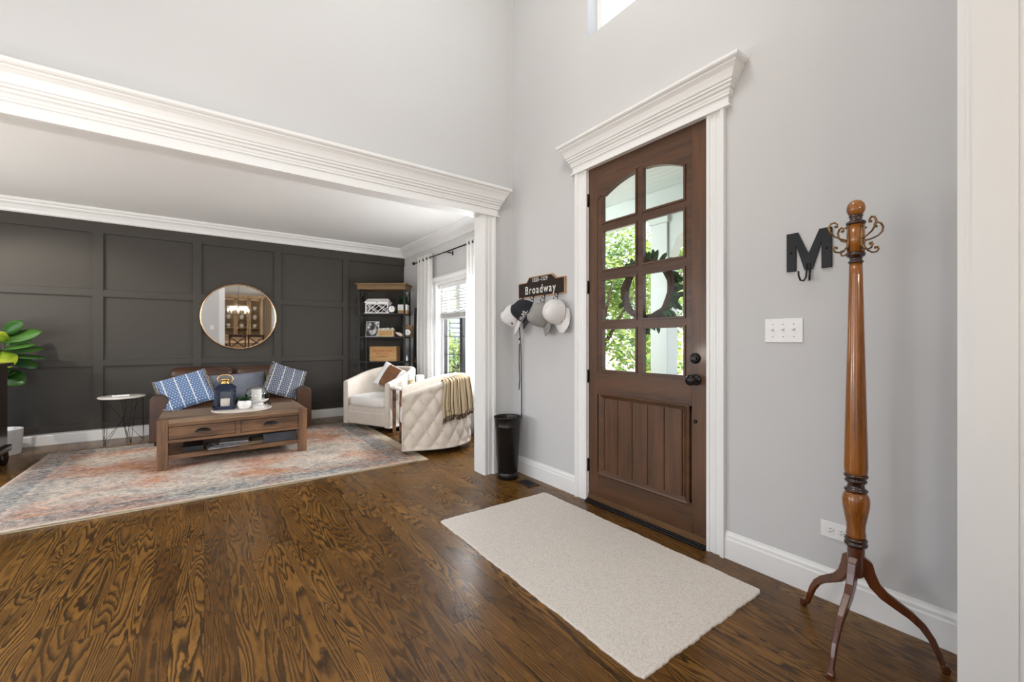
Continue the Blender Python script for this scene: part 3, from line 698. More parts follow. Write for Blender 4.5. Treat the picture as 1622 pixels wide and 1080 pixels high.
# wreath on the outside of the door
wr = thing('door_wreath', 'twig wreath with green leaves hanging outside the front door glass', 'wreath', (2.385, 1.735, 1.50))
tw_ = MB(); rnd = random.Random(4)
for k in range(9):
    ph = rnd.uniform(0, 6.28); rr = .185+rnd.uniform(-.012, .012)
    tw_.tube([(.012*math.sin(3*a+ph), (rr+.012*math.cos(4*a+ph))*math.cos(a), (rr+.012*math.cos(4*a+ph))*math.sin(a)) for a in [2*PI*i/40 for i in range(40)]], .012, 6, closed=True)
tw_.build('twig_ring', 'twig', wr)
lf = MB()
def leaf_blade(mb, base, d, up, L_, Wd, droop=.25, n=7, cup=.15):
    d = Vector(d).normalized(); up = Vector(up); sd = d.cross(up).normalized(); nn = sd.cross(d).normalized(); vs = []; fs = []
    for i in range(n):
        t = i/(n-1); wv = Wd*(math.sin(PI*min(1, t*.93+.04))**.75)*(.75+.45*t) if True else 0
        if i == n-1: wv = Wd*.02
        c = Vector(base)+d*L_*t - Vector((0,0,1))*droop*L_*t*t
        vs += [c-sd*wv+nn*wv*cup, c, c+sd*wv+nn*wv*cup]
    for i in range(n-1): a = i*3; fs += [(a, a+1, a+4, a+3), (a+1, a+2, a+5, a+4)]
    mb.add(vs, fs, True)
for k in range(70):
    a = rnd.choice([rnd.uniform(-1.9, .9), rnd.uniform(-1.9, .9), rnd.uniform(1.2, 2.2), rnd.uniform(0, 6.28)])
    r_ = .185; b = Vector((rnd.uniform(-.02, .02), -r_*math.cos(a), r_*math.sin(a)))
    da = a+rnd.uniform(-1.0, 1.0); leaf_blade(lf, b, (rnd.uniform(-.25, .05), -math.cos(da), math.sin(da)), (1, 0, .1), rnd.uniform(.05, .11), .017, .1)
lf.build('leaves', 'wreathleaf', wr, solid=.0015)

# ================================================================== FOYER THINGS
# --- door mat
mt = thing('entry_rug', 'cream woven wool rug on wood floor in front of the door', 'rug', (1.665, 1.685, 0), math.radians(-.6))
def slab_fn(hx, hy, h, seed, amp):
    rnd = random.Random(seed); mb = MB(); per = []; N_ = 90
    ph = [rnd.uniform(0, 6.28) for _ in range(6)]
    def jitter(t): return amp*(math.sin(t*23+ph[0])+math.sin(t*57+ph[1])*.6+math.sin(t*131+ph[2])*.6+math.sin(t*293+ph[3])*.4)
    def edge(x0, y0, x1, y1, k):
        out = []
        for i in range(N_):
            t = i/N_; x = x0+(x1-x0)*t; y = y0+(y1-y0)*t; nx, ny = (y1-y0), -(x1-x0); l = math.hypot(nx, ny); jj = jitter(t+k)*min(1, 8*t, 8*(1-t))
            out.append((x+nx/l*jj, y+ny/l*jj))
        return out
    c = .012
    P_ = edge(-hx+c, -hy, hx-c, -hy, 0)+edge(hx, -hy+c, hx, hy-c, 1)+edge(hx-c, hy, -hx+c, hy, 2)+edge(-hx, hy-c, -hx, -hy+c, 3)
    n = len(P_); vs = []; fs = []
    for (s_, z_) in ((1, 0), (1.0, h*.6), (.996, h*.93), (.985, h)): vs += [(x*s_, y*s_, z_) for x, y in P_]
    for q in range(3):
        for i in range(n): k = (i+1) % n; fs.append((q*n+i, q*n+k, (q+1)*n+k, (q+1)*n+i))
    fs.append(tuple(range(3*n, 4*n))); fs.append(tuple(range(n))[::-1]); return mb.add(vs, fs)
slab_fn(.442, .785, .009, 2, .0022).build('pile', 'mat', mt)
# --- floor vent
v = thing('floor_vent', 'brown floor register grille set in wood floor beside the black bin', 'vent', (2.14, 2.71, 0))
fv = MB(); fv.box(-.055, .055, -.085, -.075, 0, .006); fv.box(-.055, .055, .075, .085, 0, .006); fv.box(-.055, -.045, -.085, .085, 0, .006); fv.box(.045, .055, -.085, .085, 0, .006)
fv.build('frame', 'ventm', v); g = MB()
for i in range(12): yy = -.07+i*.0127; g.box(-.045, .045, yy-.002, yy+.002, 0, .005)
g.box(-.046, .046, -.076, .076, 0, .001); g.build('grille', 'black', v)
# --- bin
b = thing('umbrella_bin', 'tall black tapered metal bin in corner under the caps', 'bin', (2.10, 2.935, 0))
k = MB(); k.lathe([(.001, .012), (.083, .012), (.083, 0), (.088, 0), (.088, .045), (.084, .05), (.084, .058), (.088, .063), (.107, .44), (.110, .443), (.110, .449), (.108, .453), (.116, .515), (.120, .518), (.120, .524), (.116, .525), (.113, .515), (.104, .44), (.085, .06), (.08, .02), (.001, .018)], n=48, cap=False)
k.build('bucket', 'bin', b)
MB().cyl((-.05, -.1025, .47), (-.05, -.112, .47), .004, n=8).build('rivet', 'brass', b)
# --- sign rack
sg = thing('street_sign_hook_rack', 'brown street sign board reading Broadway with black hooks on wall', 'sign', (XD, 2.70, 1.605))
def sx_(y): return y-2.70
out = [(2.40, 1.540), (2.40, 1.675), (2.50, 1.675), (2.555, 1.715), (2.845, 1.715), (2.88, 1.675), (2.995, 1.675), (2.995, 1.540)]
MB().prism([(y-2.70, z-1.605) for y, z in out], 'x', -.020, -.001).build('board', 'signwood', sg)
inn = [(2.408, 1.548), (2.408, 1.667), (2.503, 1.667), (2.558, 1.707), (2.841, 1.707), (2.876, 1.667), (2.987, 1.667), (2.987, 1.548)]
MB().prism([(y-2.70, z-1.605) for y, z in inn], 'x', -.0215, -.019).build('sign_face', 'signface', sg)
t = text_mb('Broadway', .098, .0008, .80, 1.28); t.xf(basis((-.0222, 0, -.005), (0, -1, 0), (0, 0, 1)))
t.build('lettering', 'letter', sg)
t = text_mb('1325\u20131329', .046, .0008, .84, 1.16); t.xf(basis((-.0222, 0, .078), (0, -1, 0), (0, 0, 1)))
t.build('house_numbers', 'letter', sg)
for yy in (2.93, 2.78, 2.635, 2.475):
    y_ = yy-2.70
    h = MB(); h.tube([(-.024, y_, -.052), (-.025, y_, -.09), (-.03, y_, -.115), (-.05, y_, -.125), (-.066, y_, -.112), (-.07, y_, -.095)], .0032, 8)
    h.tube([(-.024, y_, -.085), (-.045, y_, -.088), (-.055, y_, -.078), (-.055, y_, -.070)], .0032, 8); h.box(-.026, -.0225, y_-.008, y_+.008, -.072, -.048)
    h.build('hook', 'blackmetal', sg)
# --- caps
def make_cap(label, crown_mat, brim_mat, loc, yaw, pitch, roll=0):
    """local: brim towards +X, crown up +Z, origin at the back of the cap"""
    t = thing('baseball_cap', label, 'cap', loc, 0, None); M_ = Matrix.Rotation(yaw, 4, 'Z') @ Matrix.Rotation(pitch, 4, 'Y') @ Matrix.Rotation(roll, 4, 'X')
    t.rotation_euler = M_.to_euler()
    a, b_, h = .098, .080, .130
    cr = MB()
    def fn(u, v):
        th = 2*PI*u; ph = v*PI/2*.995
        r = math.cos(ph)**.62; zz = math.sin(ph)**1.0
        seam = 1-.018*abs(math.cos(3*th))**14
        x = a*r*math.cos(th)*seam+.0; y = b_*r*math.sin(th)*seam
        z_ = h*zz*(1+.10*math.cos(th))
        return (x+a*.9, y, z_)
    cr.grid(fn, 48, 16, closed_u=True)
    cr.build('crown', crown_mat, t, solid=.003)
    br = MB()
    def bf(u, v):
        an = (u-.5)*PI*1.02; r0x, r0y = a*.97, b_*.97; ex = .072*max(0, math.cos(an))**.55
        x = a*.9+r0x*math.cos(an)+ex*v; y = (r0y+.002*v)*math.sin(an); z_ = .004-.028*(y/b_)**2*(.35+.65*v)-.012*v
        return (x, y, z_)
    br.grid(bf, 25, 8); br.build('brim', brim_mat, t, solid=.004)
    MB().sphere((a*.9, 0, h+.001), .006, .006, .004, 10, 6).build('top_button', crown_mat, t)
    sb = MB(); sb.tube([(a*.9-a*1.0*math.cos(q), b_*1.0*math.sin(q), .006) for q in [(-.7+1.4*i/10) for i in range(11)]], .004, 6); sb.build('back_strap', crown_mat, t)
    return t
# caps hang by the strap; brims point down, crowns lean out of the wall
hooks = [2.93, 2.78, 2.635, 2.475]
def cap_at(y, z, label, cm, bm_, lean, twist, roll=0, dx=0):
    return make_cap(label, cm, bm_, (XD-.058+dx, y, z), PI+lean, math.radians(twist), roll)
# --- black lanyard / leash hanging under first hook
def hang_pose(t, y, z, ux, uy, uz, fx, fy, fz, x=2.21):
    """u = crown direction, f = brim direction"""
    f_ = Vector((fx, fy, fz)).normalized(); u_ = Vector((ux, uy, uz)); u_ = (u_-f_*u_.dot(f_)).normalized(); s_ = u_.cross(f_)
    M_ = Matrix((f_, s_, u_)).transposed(); t.rotation_euler = M_.to_euler(); t.location = (x, y, z)
c1 = make_cap('white cap with small dark logo, nearest the corner on the rack', 'capwhite', 'capwhite', (0,0,0), 0, 0)
hang_pose(c1, 2.965, 1.47, -.75, .55, .45, -.30, -.06, -.9, 2.215)
c2 = make_cap('black cap with white team lettering and pale brim edge', 'capnavy', 'capnavy', (0,0,0), 0, 0)
hang_pose(c2, 2.80, 1.470, -.62, .50, .6, -.60, -.40, -.75, 2.195)
c3 = make_cap('plain grey cap hanging third from the corner', 'capgray', 'capgray', (0,0,0), 0, 0)
hang_pose(c3, 2.635, 1.465, -.8, .45, .45, -.18, -.22, -1, 2.215)
c4 = make_cap('white cap with tiny mark, brim tilted out, nearest the door', 'capwhite', 'capwhite', (0,0,0), 0, 0)
hang_pose(c4, 2.50, 1.472, -.85, .15, .45, -.12, -.42, -.9, 2.215)
def cap_text(t, txt, size, mat, th=0, z=.045, arc=0):
    m_ = text_mb(txt, size, .0006); vs = []
    for (x, y, zz) in m_.v:
        an = x/.09+th; k = max(.0, (z+y)/.125/(1.08)); r = math.sqrt(max(0, 1-k*k))**.72 if k < 1 else 0
        vs.append((.0864+(.0985*r+.003+zz)*math.cos(an), (.080*r+.003+zz)*math.sin(an), z+y))
    m_.v = vs; return m_.build('cap_lettering', mat, t)
cap_text(c2, 'HAIRS', .036, 'letter', .30, .038)
for c_ in (c1, c2, c3, c4): c_.scale = (1.04, 1.04, 1.04); c_.location.y -= .03; c_.location.x += .02
k = MB(); k.tube([(.0864+.103*math.cos(q), .084*math.sin(q), .020) for q in [(-.5+1.5*i/16) for i in range(17)]], .0014, 6); k.build('stripe', 'letter', c2)
cap_text(c1, 'M', .032, 'signface', .5, .035); cap_text(c4, 'e', .018, 'signface', .3, .02)
ls = thing('lanyard_strap', 'thin black strap hanging below the black cap', 'strap', (2.255, 2.945, .485))
MB().tube([(-.035, .0, .985), (-.015, .01, .80), (0, .008, .66), (.002, .003, .4), (0, -.004, .2), (.003, 0, .0)], .0042, 6).build('long_strap', 'black', ls)
MB().tube([(-.02, .0, .66), (.0, .034, .5), (.004, .028, .35), (.004, .04, .25)], .0042, 6).build('short_strap', 'black', ls)
MB().sphere((-.005, .02, .70), .008, .008, .012).build('bead', 'black', ls)
# --- letter M hook
mh = thing('letter_hook', 'black metal letter M wall hook with two loops', 'hook', (XD, .77, 1.50))
def Mpts(w_, h_): # along -Y to the right; local y mirrored
    a = w_/2; s_ = .040
    return [(-a, 0), (-a, h_), (-a+s_*1.2, h_), (0, h_*.42), (a-s_*1.2, h_), (a, h_), (a, 0), (a-s_, 0), (a-s_, h_*.66), (.016, 0), (-.016, 0), (-a+s_, h_*.66), (-a+s_, 0)]
l = MB().prism([(-y, z) for y, z in Mpts(.182, .182)], 'x', -.010, -.001)
l.build('letter', 'blackmetal', mh, bevel=.0015)
for s2 in (-1, 1):
    MB().tube([(-.010, s2*.006, .03), (-.012, s2*.006, -.005), (-.014, s2*.008, -.035), (-.03, s2*.012, -.052), (-.05, s2*.018, -.05), (-.058, s2*.022, -.03), (-.055, s2*.024, -.008)], .0038, 8).build('wire_loop', 'blackmetal', mh)
for y_, z_ in ((.072, .09), (-.072, .09)): MB().lathe([(.006, 0), (.005, -.002), (.001, -.003)], (-.010, y_, z_), 12, axis='x').build('screw', 'bronze', mh)
# --- triple switch plate
sp = thing('light_switch_plate', 'white triple toggle light switch plate on grey wall', 'switch', (XD, .877, 1.219))
MB().box(-.006, -.0, -.083, .083, -.058, .058).build('plate', 'plate', sp, bevel=.002)
for yy in (-.046, 0, .046):
    MB().box(-.0075, -.005, yy-.006, yy+.006, -.013, .013).obox((-.006, yy, .0), (-.017, yy, .009), .008, .008).build('toggle', 'plate', sp)
    for z_ in (.03, -.03): MB().lathe([(.003, 0), (.003, -.001), (.0005, -.0015)], (-.006, yy, z_), 8, axis='x').build('screw', 'nail', sp)
# --- outlet
op = thing('wall_outlet', 'white duplex outlet lying sideways low on grey wall', 'outlet', (XD, .665, .318))
MB().box(-.006, 0, -.058, .058, -.036, .036).build('plate', 'plate', op, bevel=.002)
for yy in (-.02, .02):
    MB().box(-.008, -.005, yy-.015, yy+.015, -.016, .016).build('socket', 'ceramic', op, bevel=.003)
    sl_ = MB(); sl_.box(-.0086, -.007, yy-.005, yy+.004, .005, .0075); sl_.box(-.0086, -.007, yy-.004, yy+.004, -.0075, -.005); sl_.lathe([(.0022, 0), (.0022, -.0008), (.0005, -.0008)], (-.008, yy-.010, 0), 8, axis='x'); sl_.build('slot', 'slot', op)
# --- coat rack
cr = thing('coat_rack', 'tall turned cherry wood coat stand with brass double hooks', 'coat rack', (1.998, .521, 0))
def Zp(py): return 1.168+(540.5-py)/417
prof = [(.001, .275), (.018, .275), (.026, .285), (.027, .38), (.027, .389)]
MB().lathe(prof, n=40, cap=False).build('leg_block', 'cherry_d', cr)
MB().lathe([(.027, .388), (.033, .392), (.036, .398), (.036, .404), (.031, .407), (.033, .412), (.036, .416), (.034, .421), (.029, .424)], n=40).build('ring', 'cherry_r', cr)
MB().lathe([(.0285, .422), (.031, .435), (.0285, .452), (.030, .475), (.036, .51), (.041, .54), (.0425, .565), (.040, .582), (.033, .594), (.028, .598)], n=40).build('vase_turning', 'cherry', cr)
MB().lathe([(.028, .597), (.036, .600), (.037, .606), (.030, .611), (.027, .615), (.026, .628), (.033, .634), (.035, .639), (.033, .644), (.028, .648), (.033, .650), (.038, .656), (.037, .662), (.032, .666)], n=40).build('ring', 'cherry_r', cr)
MB().lathe([(.034, .664), (.0355, .672), (.0365, .69), (.0355, .76), (.0335, .85), (.030, 1.0), (.0265, 1.15), (.0235, 1.30), (.021, 1.42), (.0198, 1.462)], n=40).build('pole', 'cherry', cr)
MB().lathe([(.019, 1.461), (.023, 1.464), (.0235, 1.470), (.019, 1.474), (.020, 1.484), (.028, 1.489), (.030, 1.496), (.028, 1.502), (.024, 1.506)], n=40).build('ring', 'cherry_r', cr)
MB().lathe([(.0265, 1.505), (.0265, 1.608)], n=40).build('hook_drum', 'cherry', cr)
MB().lathe([(.024, 1.607), (.030, 1.611), (.031, 1.618), (.025, 1.622), (.020, 1.625), (.019, 1.637), (.023, 1.641), (.021, 1.645)], n=40).build('ring', 'cherry_r', cr)
MB().lathe([(.014, 1.643), (.022, 1.648), (.028, 1.660), (.029, 1.672), (.026, 1.686), (.018, 1.697), (.008, 1.702), (.001, 1.703)], n=40).build('finial', 'cherry', cr)
def leg_at(ang, R=.257):
    prof_ = [(.012, .355), (.028, .33), (.038, .295), (.054, .258), (.082, .226), (.120, .200), (.156, .176), (.188, .146), (.212, .108), (.229, .066), (.240, .032), (R-.004, .004)]
    mb = MB(); vs = []; fs = []; n = len(prof_)
    for i, (r, z_) in enumerate(prof_):
        a_, b_ = prof_[max(i-1, 0)], prof_[min(i+1, n-1)]; tx, tz = b_[0]-a_[0], b_[1]-a_[1]; l_ = math.hypot(tx, tz); nx, nz = -tz/l_, tx/l_
        t_ = i/(n-1); hh = .033*(1-t_)+.013; ww = .018*(1-t_)+.012
        if i == 0: nx, nz, hh = 1, 0, .03
        for (sa, sb_) in ((-1,-1),(1,-1),(1,1),(-1,1)):
            rr = r+nx*hh/2*sb_; zz = max(0.002, z_+nz*hh/2*sb_) if i < n-1 else z_+nz*hh/2*sb_
            vs.append((rr, sa*ww/2, max(.0, zz)))
    for i in range(n-1):
        for q in range(4): fs.append((i*4+q, i*4+(q+1) % 4, (i+1)*4+(q+1) % 4, (i+1)*4+q))
    fs += [(3,2,1,0), tuple((n-1)*4+q for q in range(4))]; mb.add(vs, fs); 
    mb.prism([(R-.012, 0), (R+.006, 0), (R+.010, .020), (R+.001, .032), (R-.014, .032), (R-.016, .020)], 'y', -.010, .010)
    mb.xf(Matrix.Rotation(ang, 4, 'Z')); return mb
for tx, ty in ((2.143, .746), (1.748, .525), (2.104, .293)):
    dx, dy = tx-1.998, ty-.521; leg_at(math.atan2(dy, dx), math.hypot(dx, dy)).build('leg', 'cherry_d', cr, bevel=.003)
def spiral(c0, ang0, r0, r1, turns, n=14):
    return [(c0[0]+(r0+(r1-r0)*i/(n-1))*math.cos(ang0+turns*2*PI*i/(n-1)), c0[1]+(r0+(r1-r0)*i/(n-1))*math.sin(ang0+turns*2*PI*i/(n-1))) for i in range(n)]
for phi in (35, 125, 215, 305):
    az = math.radians(194.6+phi); M_ = Matrix.Rotation(az, 4, 'Z')
    up = [(.026, 1.545), (.036, 1.550), (.056, 1.556), (.078, 1.566), (.094, 1.582), (.098, 1.600), (.090, 1.614), (.077, 1.618), (.066, 1.611), (.068, 1.602), (.074, 1.602)]
    lo = [(.026, 1.542), (.030, 1.528), (.042, 1.512), (.058, 1.504), (.074, 1.506), (.082, 1.516), (.078, 1.526), (.070, 1.524), (.071, 1.518)]
    h = MB()
    h.tube([(x, 0, z_) for x, z_ in up], [.0036, .0036, .003, .003, .0035, .0038, .0038, .0035, .003, .0045, .0055], 8).tube([(x, 0, z_) for x, z_ in lo], [.0036, .0034, .0032, .0032, .0035, .0035, .003, .0045, .005], 8)
    h.tube([(.0275, 0, 1.508), (.0285, 0, 1.54), (.0285, 0, 1.57), (.029, 0, 1.59), (.034, 0, 1.601), (.038, 0, 1.596)], [.005, .005, .0045, .0035, .0035, .004], 8)
    h.xf(M_); h.build('double_hook', 'brass', cr)

# ================================================================== LIVING ROOM
# --- rug + pad
RL = math.radians(5.2)
rug = thing('area_rug', 'large distressed rug in faded orange, cream and blue-grey', 'rug', (.20, 5.04, .004), math.radians(-.8))
cor = [(-1.56, -1.10), (1.35, -1.18), (1.55, 1.08), (-1.43, 1.16)]
rhx, rhy = 1.49, 1.19
def rug_fn(u, v):
    x = -rhx+2*rhx*u; y = -rhy+2*rhy*v; z_ = .010+.0015*math.sin(x*5)*math.sin(y*4)
    if v < .01: y += .006*math.sin(x*7)+.004*math.sin(x*17)
    return (x, y, z_)
r_ = MB(); r_.grid(rug_fn, 80, 60); rr_ = r_.build('rug_pile', rug_mat(rhx, rhy), rug, solid=.008)
pad = MB(); pad.box(-1.45, 1.60, -1.19, 1.06, -.0038, .0045)
pad.build('rug_pad', plain('cream_pad', srgb(190, 176, 150), .95, var=.06, bump=.8, bscale=120), rug)
RZ = .018
# --- coffee table
ct = thing('coffee_table', 'rustic brown wood coffee table with two drawers and lower shelf', 'coffee table', (.268, 4.84, RZ))
HX, DY, TH = .605, .66, .445
for sx_i in (-1, 1):
    for yy in (0.0, DY-.075):
        x0 = sx_i*HX; l = MB(); l.box(x0, x0-sx_i*.078, yy, yy+.075, 0, TH); l.build('leg', 'tablewood_z', ct, bevel=.005)
tp = MB(); n = 5
for i in range(n): y0 = .002+i*(DY-.004)/n; tp.box(-HX+.079, HX-.079, y0, y0+(DY-.004)/n-.0015, TH-.035, TH-.001)
for s2 in (-1, 1): tp.box(s2*(HX-.079), s2*(HX-.002), .076, DY-.076, TH-.035, TH-.001)
tp.build('top', 'tabletop', ct, bevel=.002)
ap = MB(); ap.box(-HX+.078, HX-.078, .012, .03, TH-.066, TH-.034); ap.box(-HX+.078, HX-.078, .012, .03, .235, .262); ap.box(-.022, .022, .012, .03, .262, TH-.066)
ap.box(-HX+.02, -HX+.04, .07, DY-.07, .235, TH-.034); ap.box(HX-.04, HX-.02, .07, DY-.07, .235, TH-.034); ap.box(-HX+.078, HX-.078, DY-.03, DY-.012, .235, TH-.034); ap.box(-HX+.04, HX-.04, .03, DY-.03, .235, .247)
ap.build('apron', 'tablewood', ct, bevel=.0015)
for x0, x1 in ((-HX+.081, -.025), (.025, HX-.081)):
    d_ = MB(); d_.box(x0, x1, .010, .30, .266, TH-.070); d_ = d_.build('drawer', 'tablewood', ct, bevel=.003)
    xc = (x0+x1)/2; hd = MB()
    def cup(u, v, xc=xc):
        an = PI*u; q = PI/2*v
        return (xc+.058*math.cos(an)*math.sin(q) if v > 0 else xc, .010-.030*math.cos(q), .318+.026*math.sin(an)*math.sin(q)-.0)
    hd.grid(cup, 17, 8); hd.box(xc-.062, xc+.062, .006, .011, .314, .320); hd.build('cup_pull', 'bronze', d_, solid=.002)
sh = MB()
for i in range(4): y0 = .05+i*.14; sh.box(-HX+.02, HX-.02, y0, y0+.138, .098, .118)
sh.box(-HX+.078, HX-.078, .015, .05, .085, .125); sh.box(-HX+.078, HX-.078, DY-.05, DY-.015, .085, .125)
for s2 in (-1, 1): sh.box(s2*(HX-.055), s2*(HX-.02), .07, DY-.07, .085, .125)
sh.build('lower_shelf', 'tablewood', ct, bevel=.0015)
TT = RZ+TH
# magazines and folder
SZ = RZ+.118
mags = [(-.10, .20, .30, .22, .010, 8, 'pale'), (-.09, .22, .28, .21, .008, 3, 'grey'), (-.05, .19, .27, .2, .012, 14, 'grey'), (-.02, .21, .24, .18, .010, -6, 'pale'),
        (.13, .20, .27, .20, .006, 12, 'tan'), (.15, .19, .26, .2, .008, 20, 'tan'), (.12, .21, .25, .19, .007, 6, 'tan')]
MT['pale'] = plain('magazine_pale', (.42, .41, .40), .5, var=.2); MT['grey'] = plain('magazine_grey', (.20, .20, .22), .5, var=.3); MT['tan'] = plain('magazine_tan', (.34, .25, .16), .6, var=.2)
zs = {0: SZ, 1: SZ}
descr = ['lowest pale magazine of the left stack on table shelf', 'grey magazine second from bottom of left stack on table shelf', 'thick grey magazine third in left stack on table shelf', 'pale magazine on top of the left stack on table shelf',
         'lowest tan booklet of the right stack on table shelf', 'middle tan booklet of the right stack on table shelf', 'top tan booklet of the right stack on table shelf']
for i, (dx, dy, w_, d2, h2, ang, m_) in enumerate(mags):
    s_i = 0 if i < 4 else 1
    o = MB().box(-w_/2, w_/2, -d2/2, d2/2, 0, h2).build('magazine', m_, bevel=.001); o.location = (.268+dx, 4.84+dy, zs[s_i]+.0005); o.rotation_euler = (0, 0, math.radians(ang)); zs[s_i] += h2+.001
    tag(o, descr[i], 'magazine', 'magazines on the coffee table shelf')
fo = thing('storage_box', 'dark slate blue box at right end of coffee table shelf', 'box', (.268+.37, 4.84+.28, SZ))
MT['slate'] = plain('slate_box', (.06, .068, .085), .45, var=.2)
MB().box(-.15, .15, -.20, .17, .0, .08).build('body', 'slate', fo, bevel=.004)
MB().box(-.155, .155, -.205, .175, .08, .092).build('lid', 'slate', fo, bevel=.003)
fb = MB(); fb.box(-.10, .06, -.15, .12, .0, .045); fb = fb.build('game_box', 'black', bevel=.003); fb.location = (.268-.33, 4.84+.26, SZ+.0005); tag(fb, 'flat black box behind magazines on left end of table shelf', 'box')
# tray and its items
tr = thing('beaded_tray', 'round pale wood tray with beaded metal rail on coffee table', 'tray', (.318, 5.145, TT))
MB().lathe([(.001, .0), (.255, .0), (.262, .005), (.262, .016), (.257, .020), (.001, .020)], n=56, cap=False).build('tray_board', plain('pale_washed_wood', (.60, .53, .47), .5, var=.1), tr)
for s2 in (-1, 1):
    rl = MB(); pts = [(.253*math.cos(a_), .253*math.sin(a_)) for a_ in [s2*PI/2-PI/2+(-.5+1.0*i/10) + (0 if s2 > 0 else 0) for i in range(11)]]
    for (x, y) in pts[::2]: rl.cyl((x, y, .018), (x, y, .055), .003, n=6).sphere((x, y, .058), .006, n=8, m=6)
    rl.tube([(x, y, .05) for x, y in pts], .003, 6); rl.build('handle_rail', 'bronze', tr)
TR = TT+.020
ln = thing('candle_lantern', 'navy blue metal lantern with gold handle on the tray', 'lantern', (.175, 5.15, TR), math.radians(-12)); ln.scale = (1.2, 1.2, 1.2)
MT['navy'] = plain('navy_metal', (.012, .022, .055), .3, .3)
lb = MB(); s_ = .066
lb.box(-s_-.008, s_+.008, -s_-.008, s_+.008, 0, .014)
for a_ in (-1, 1):
    for b_ in (-1, 1): lb.box(a_*s_, a_*(s_-.016), b_*s_, b_*(s_-.016), .014, .17)
for a_ in (-1, 1):
    lb.box(-s_, s_, a_*s_, a_*(s_-.006), .150, .172); lb.box(-s_, s_, a_*s_, a_*(s_-.006), .014, .03)
    lb.box(a_*s_, a_*(s_-.006), -s_, s_, .150, .172); lb.box(a_*s_, a_*(s_-.006), -s_, s_, .014, .03)
lb.build('frame', 'navy', ln, bevel=.002)
MB().add([(-.074,-.074,.172),(.074,-.074,.172),(.074,.074,.172),(-.074,.074,.172),(-.036,-.036,.212),(.036,-.036,.212),(.036,.036,.212),(-.036,.036,.212)], [(3,2,1,0),(4,5,6,7),(0,1,5,4),(1,2,6,5),(2,3,7,6),(3,0,4,7)]).build('roof', 'navy', ln, bevel=.002)
MB().lathe([(.034, .211), (.036, .216), (.030, .222), (.026, .236), (.034, .241), (.036, .247), (.026, .256), (.001, .260)], n=28).build('vent_cap', 'gold', ln)
MB().tube([(.036, 0, .222), (.052, 0, .232), (.056, 0, .252), (.046, 0, .272), (.02, 0, .286), (-.02, 0, .286), (-.046, 0, .272), (-.056, 0, .252), (-.052, 0, .232), (-.036, 0, .222)], .004, 8).build('handle', 'gold', ln)
gp = MB()
for a_ in (-1, 1): gp.box(-s_+.012, s_-.012, a_*(s_-.003), a_*(s_-.004), .028, .152); gp.box(a_*(s_-.003), a_*(s_-.004), -s_+.012, s_-.012, .028, .152)
gp.build('glass_pane', 'glass', ln)
cd = MB().lathe([(.001, 0), (.034, 0), (.035, .004), (.035, .072), (.032, .076), (.001, .073)], n=28, cap=False).cyl((0,0,.072), (0,0,.084), .0012, n=6).build('pillar_candle', 'wax'); cd.location = (.175, 5.15, TR+.0175); cd.scale = (1.15, 1.15, 1.15); tag(cd, 'white pillar candle standing inside the navy lantern', 'candle')
sp_ = thing('potted_succulent', 'small green succulent in round white pot on tray', 'potted plant', (.330, 5.025, TR)); sp_.scale = (1.18, 1.18, 1.42)
MB().lathe([(.001, .002), (.028, .002), (.030, 0), (.040, .008), (.050, .026), (.051, .042), (.046, .058), (.042, .062), (.039, .060), (.041, .050), (.001, .048)], n=36, cap=False).build('pot', 'ceramic', sp_)
l = MB(); rnd = random.Random(9)
for i in range(44):
    a_ = i*2.4; el = .25+1.1*(i/44); leaf_blade(l, (.012*math.cos(a_), .012*math.sin(a_), .05), (math.cos(a_)*math.cos(el), math.sin(a_)*math.cos(el), math.sin(el)), (0, 0, 1), .045+.01*rnd.random(), .007, .05, 5)
l.build('leaves', 'herb', sp_, solid=.002)
cl = thing('glass_cloche', 'clear glass dome on white footed plate on tray', 'cloche', (.450, 5.20, TR)); cl.scale = (1.32, 1.32, 1.32)
MB().lathe([(.001, .004), (.055, .004), (.058, 0), (.05, .01), (.045, .022), (.070, .036), (.084, .048), (.085, .052), (.075, .050), (.001, .044)], n=40, cap=False).build('plate', 'ceramic', cl)
MB().lathe([(.078, .050), (.082, .075), (.078, .105), (.064, .135), (.04, .153), (.015, .160), (.001, .161)], n=40, cap=False).build('dome', glass_mat('dome_glass', (.93, .96, .97), 1.0), cl)
cd = MB().lathe([(.001, 0), (.036, 0), (.037, .004), (.037, .085), (.034, .088), (.001, .084)], n=28, cap=False).build('pillar_candle', 'wax'); cd.location = (.450, 5.20, TR+.0605); cd.scale = (1.3, 1.3, 1.3); tag(cd, 'pale pillar candle under the glass dome', 'candle')
for i, (dx, a_) in enumerate(((0, 3), (.004, -5))):
    o = MB().lathe([(.001, 0), (.052, 0), (.053, .003), (.053, .009), (.051, .011), (.001, .011)], n=32, cap=False).build('stone_coaster', 'marble'); o.location = (.455+dx, 5.005, TR+.0005+i*.0115); tag(o, ['lower white round coaster at front right of the tray', 'upper white round coaster at front right of the tray'][i], 'coaster', 'white coasters on the tray')

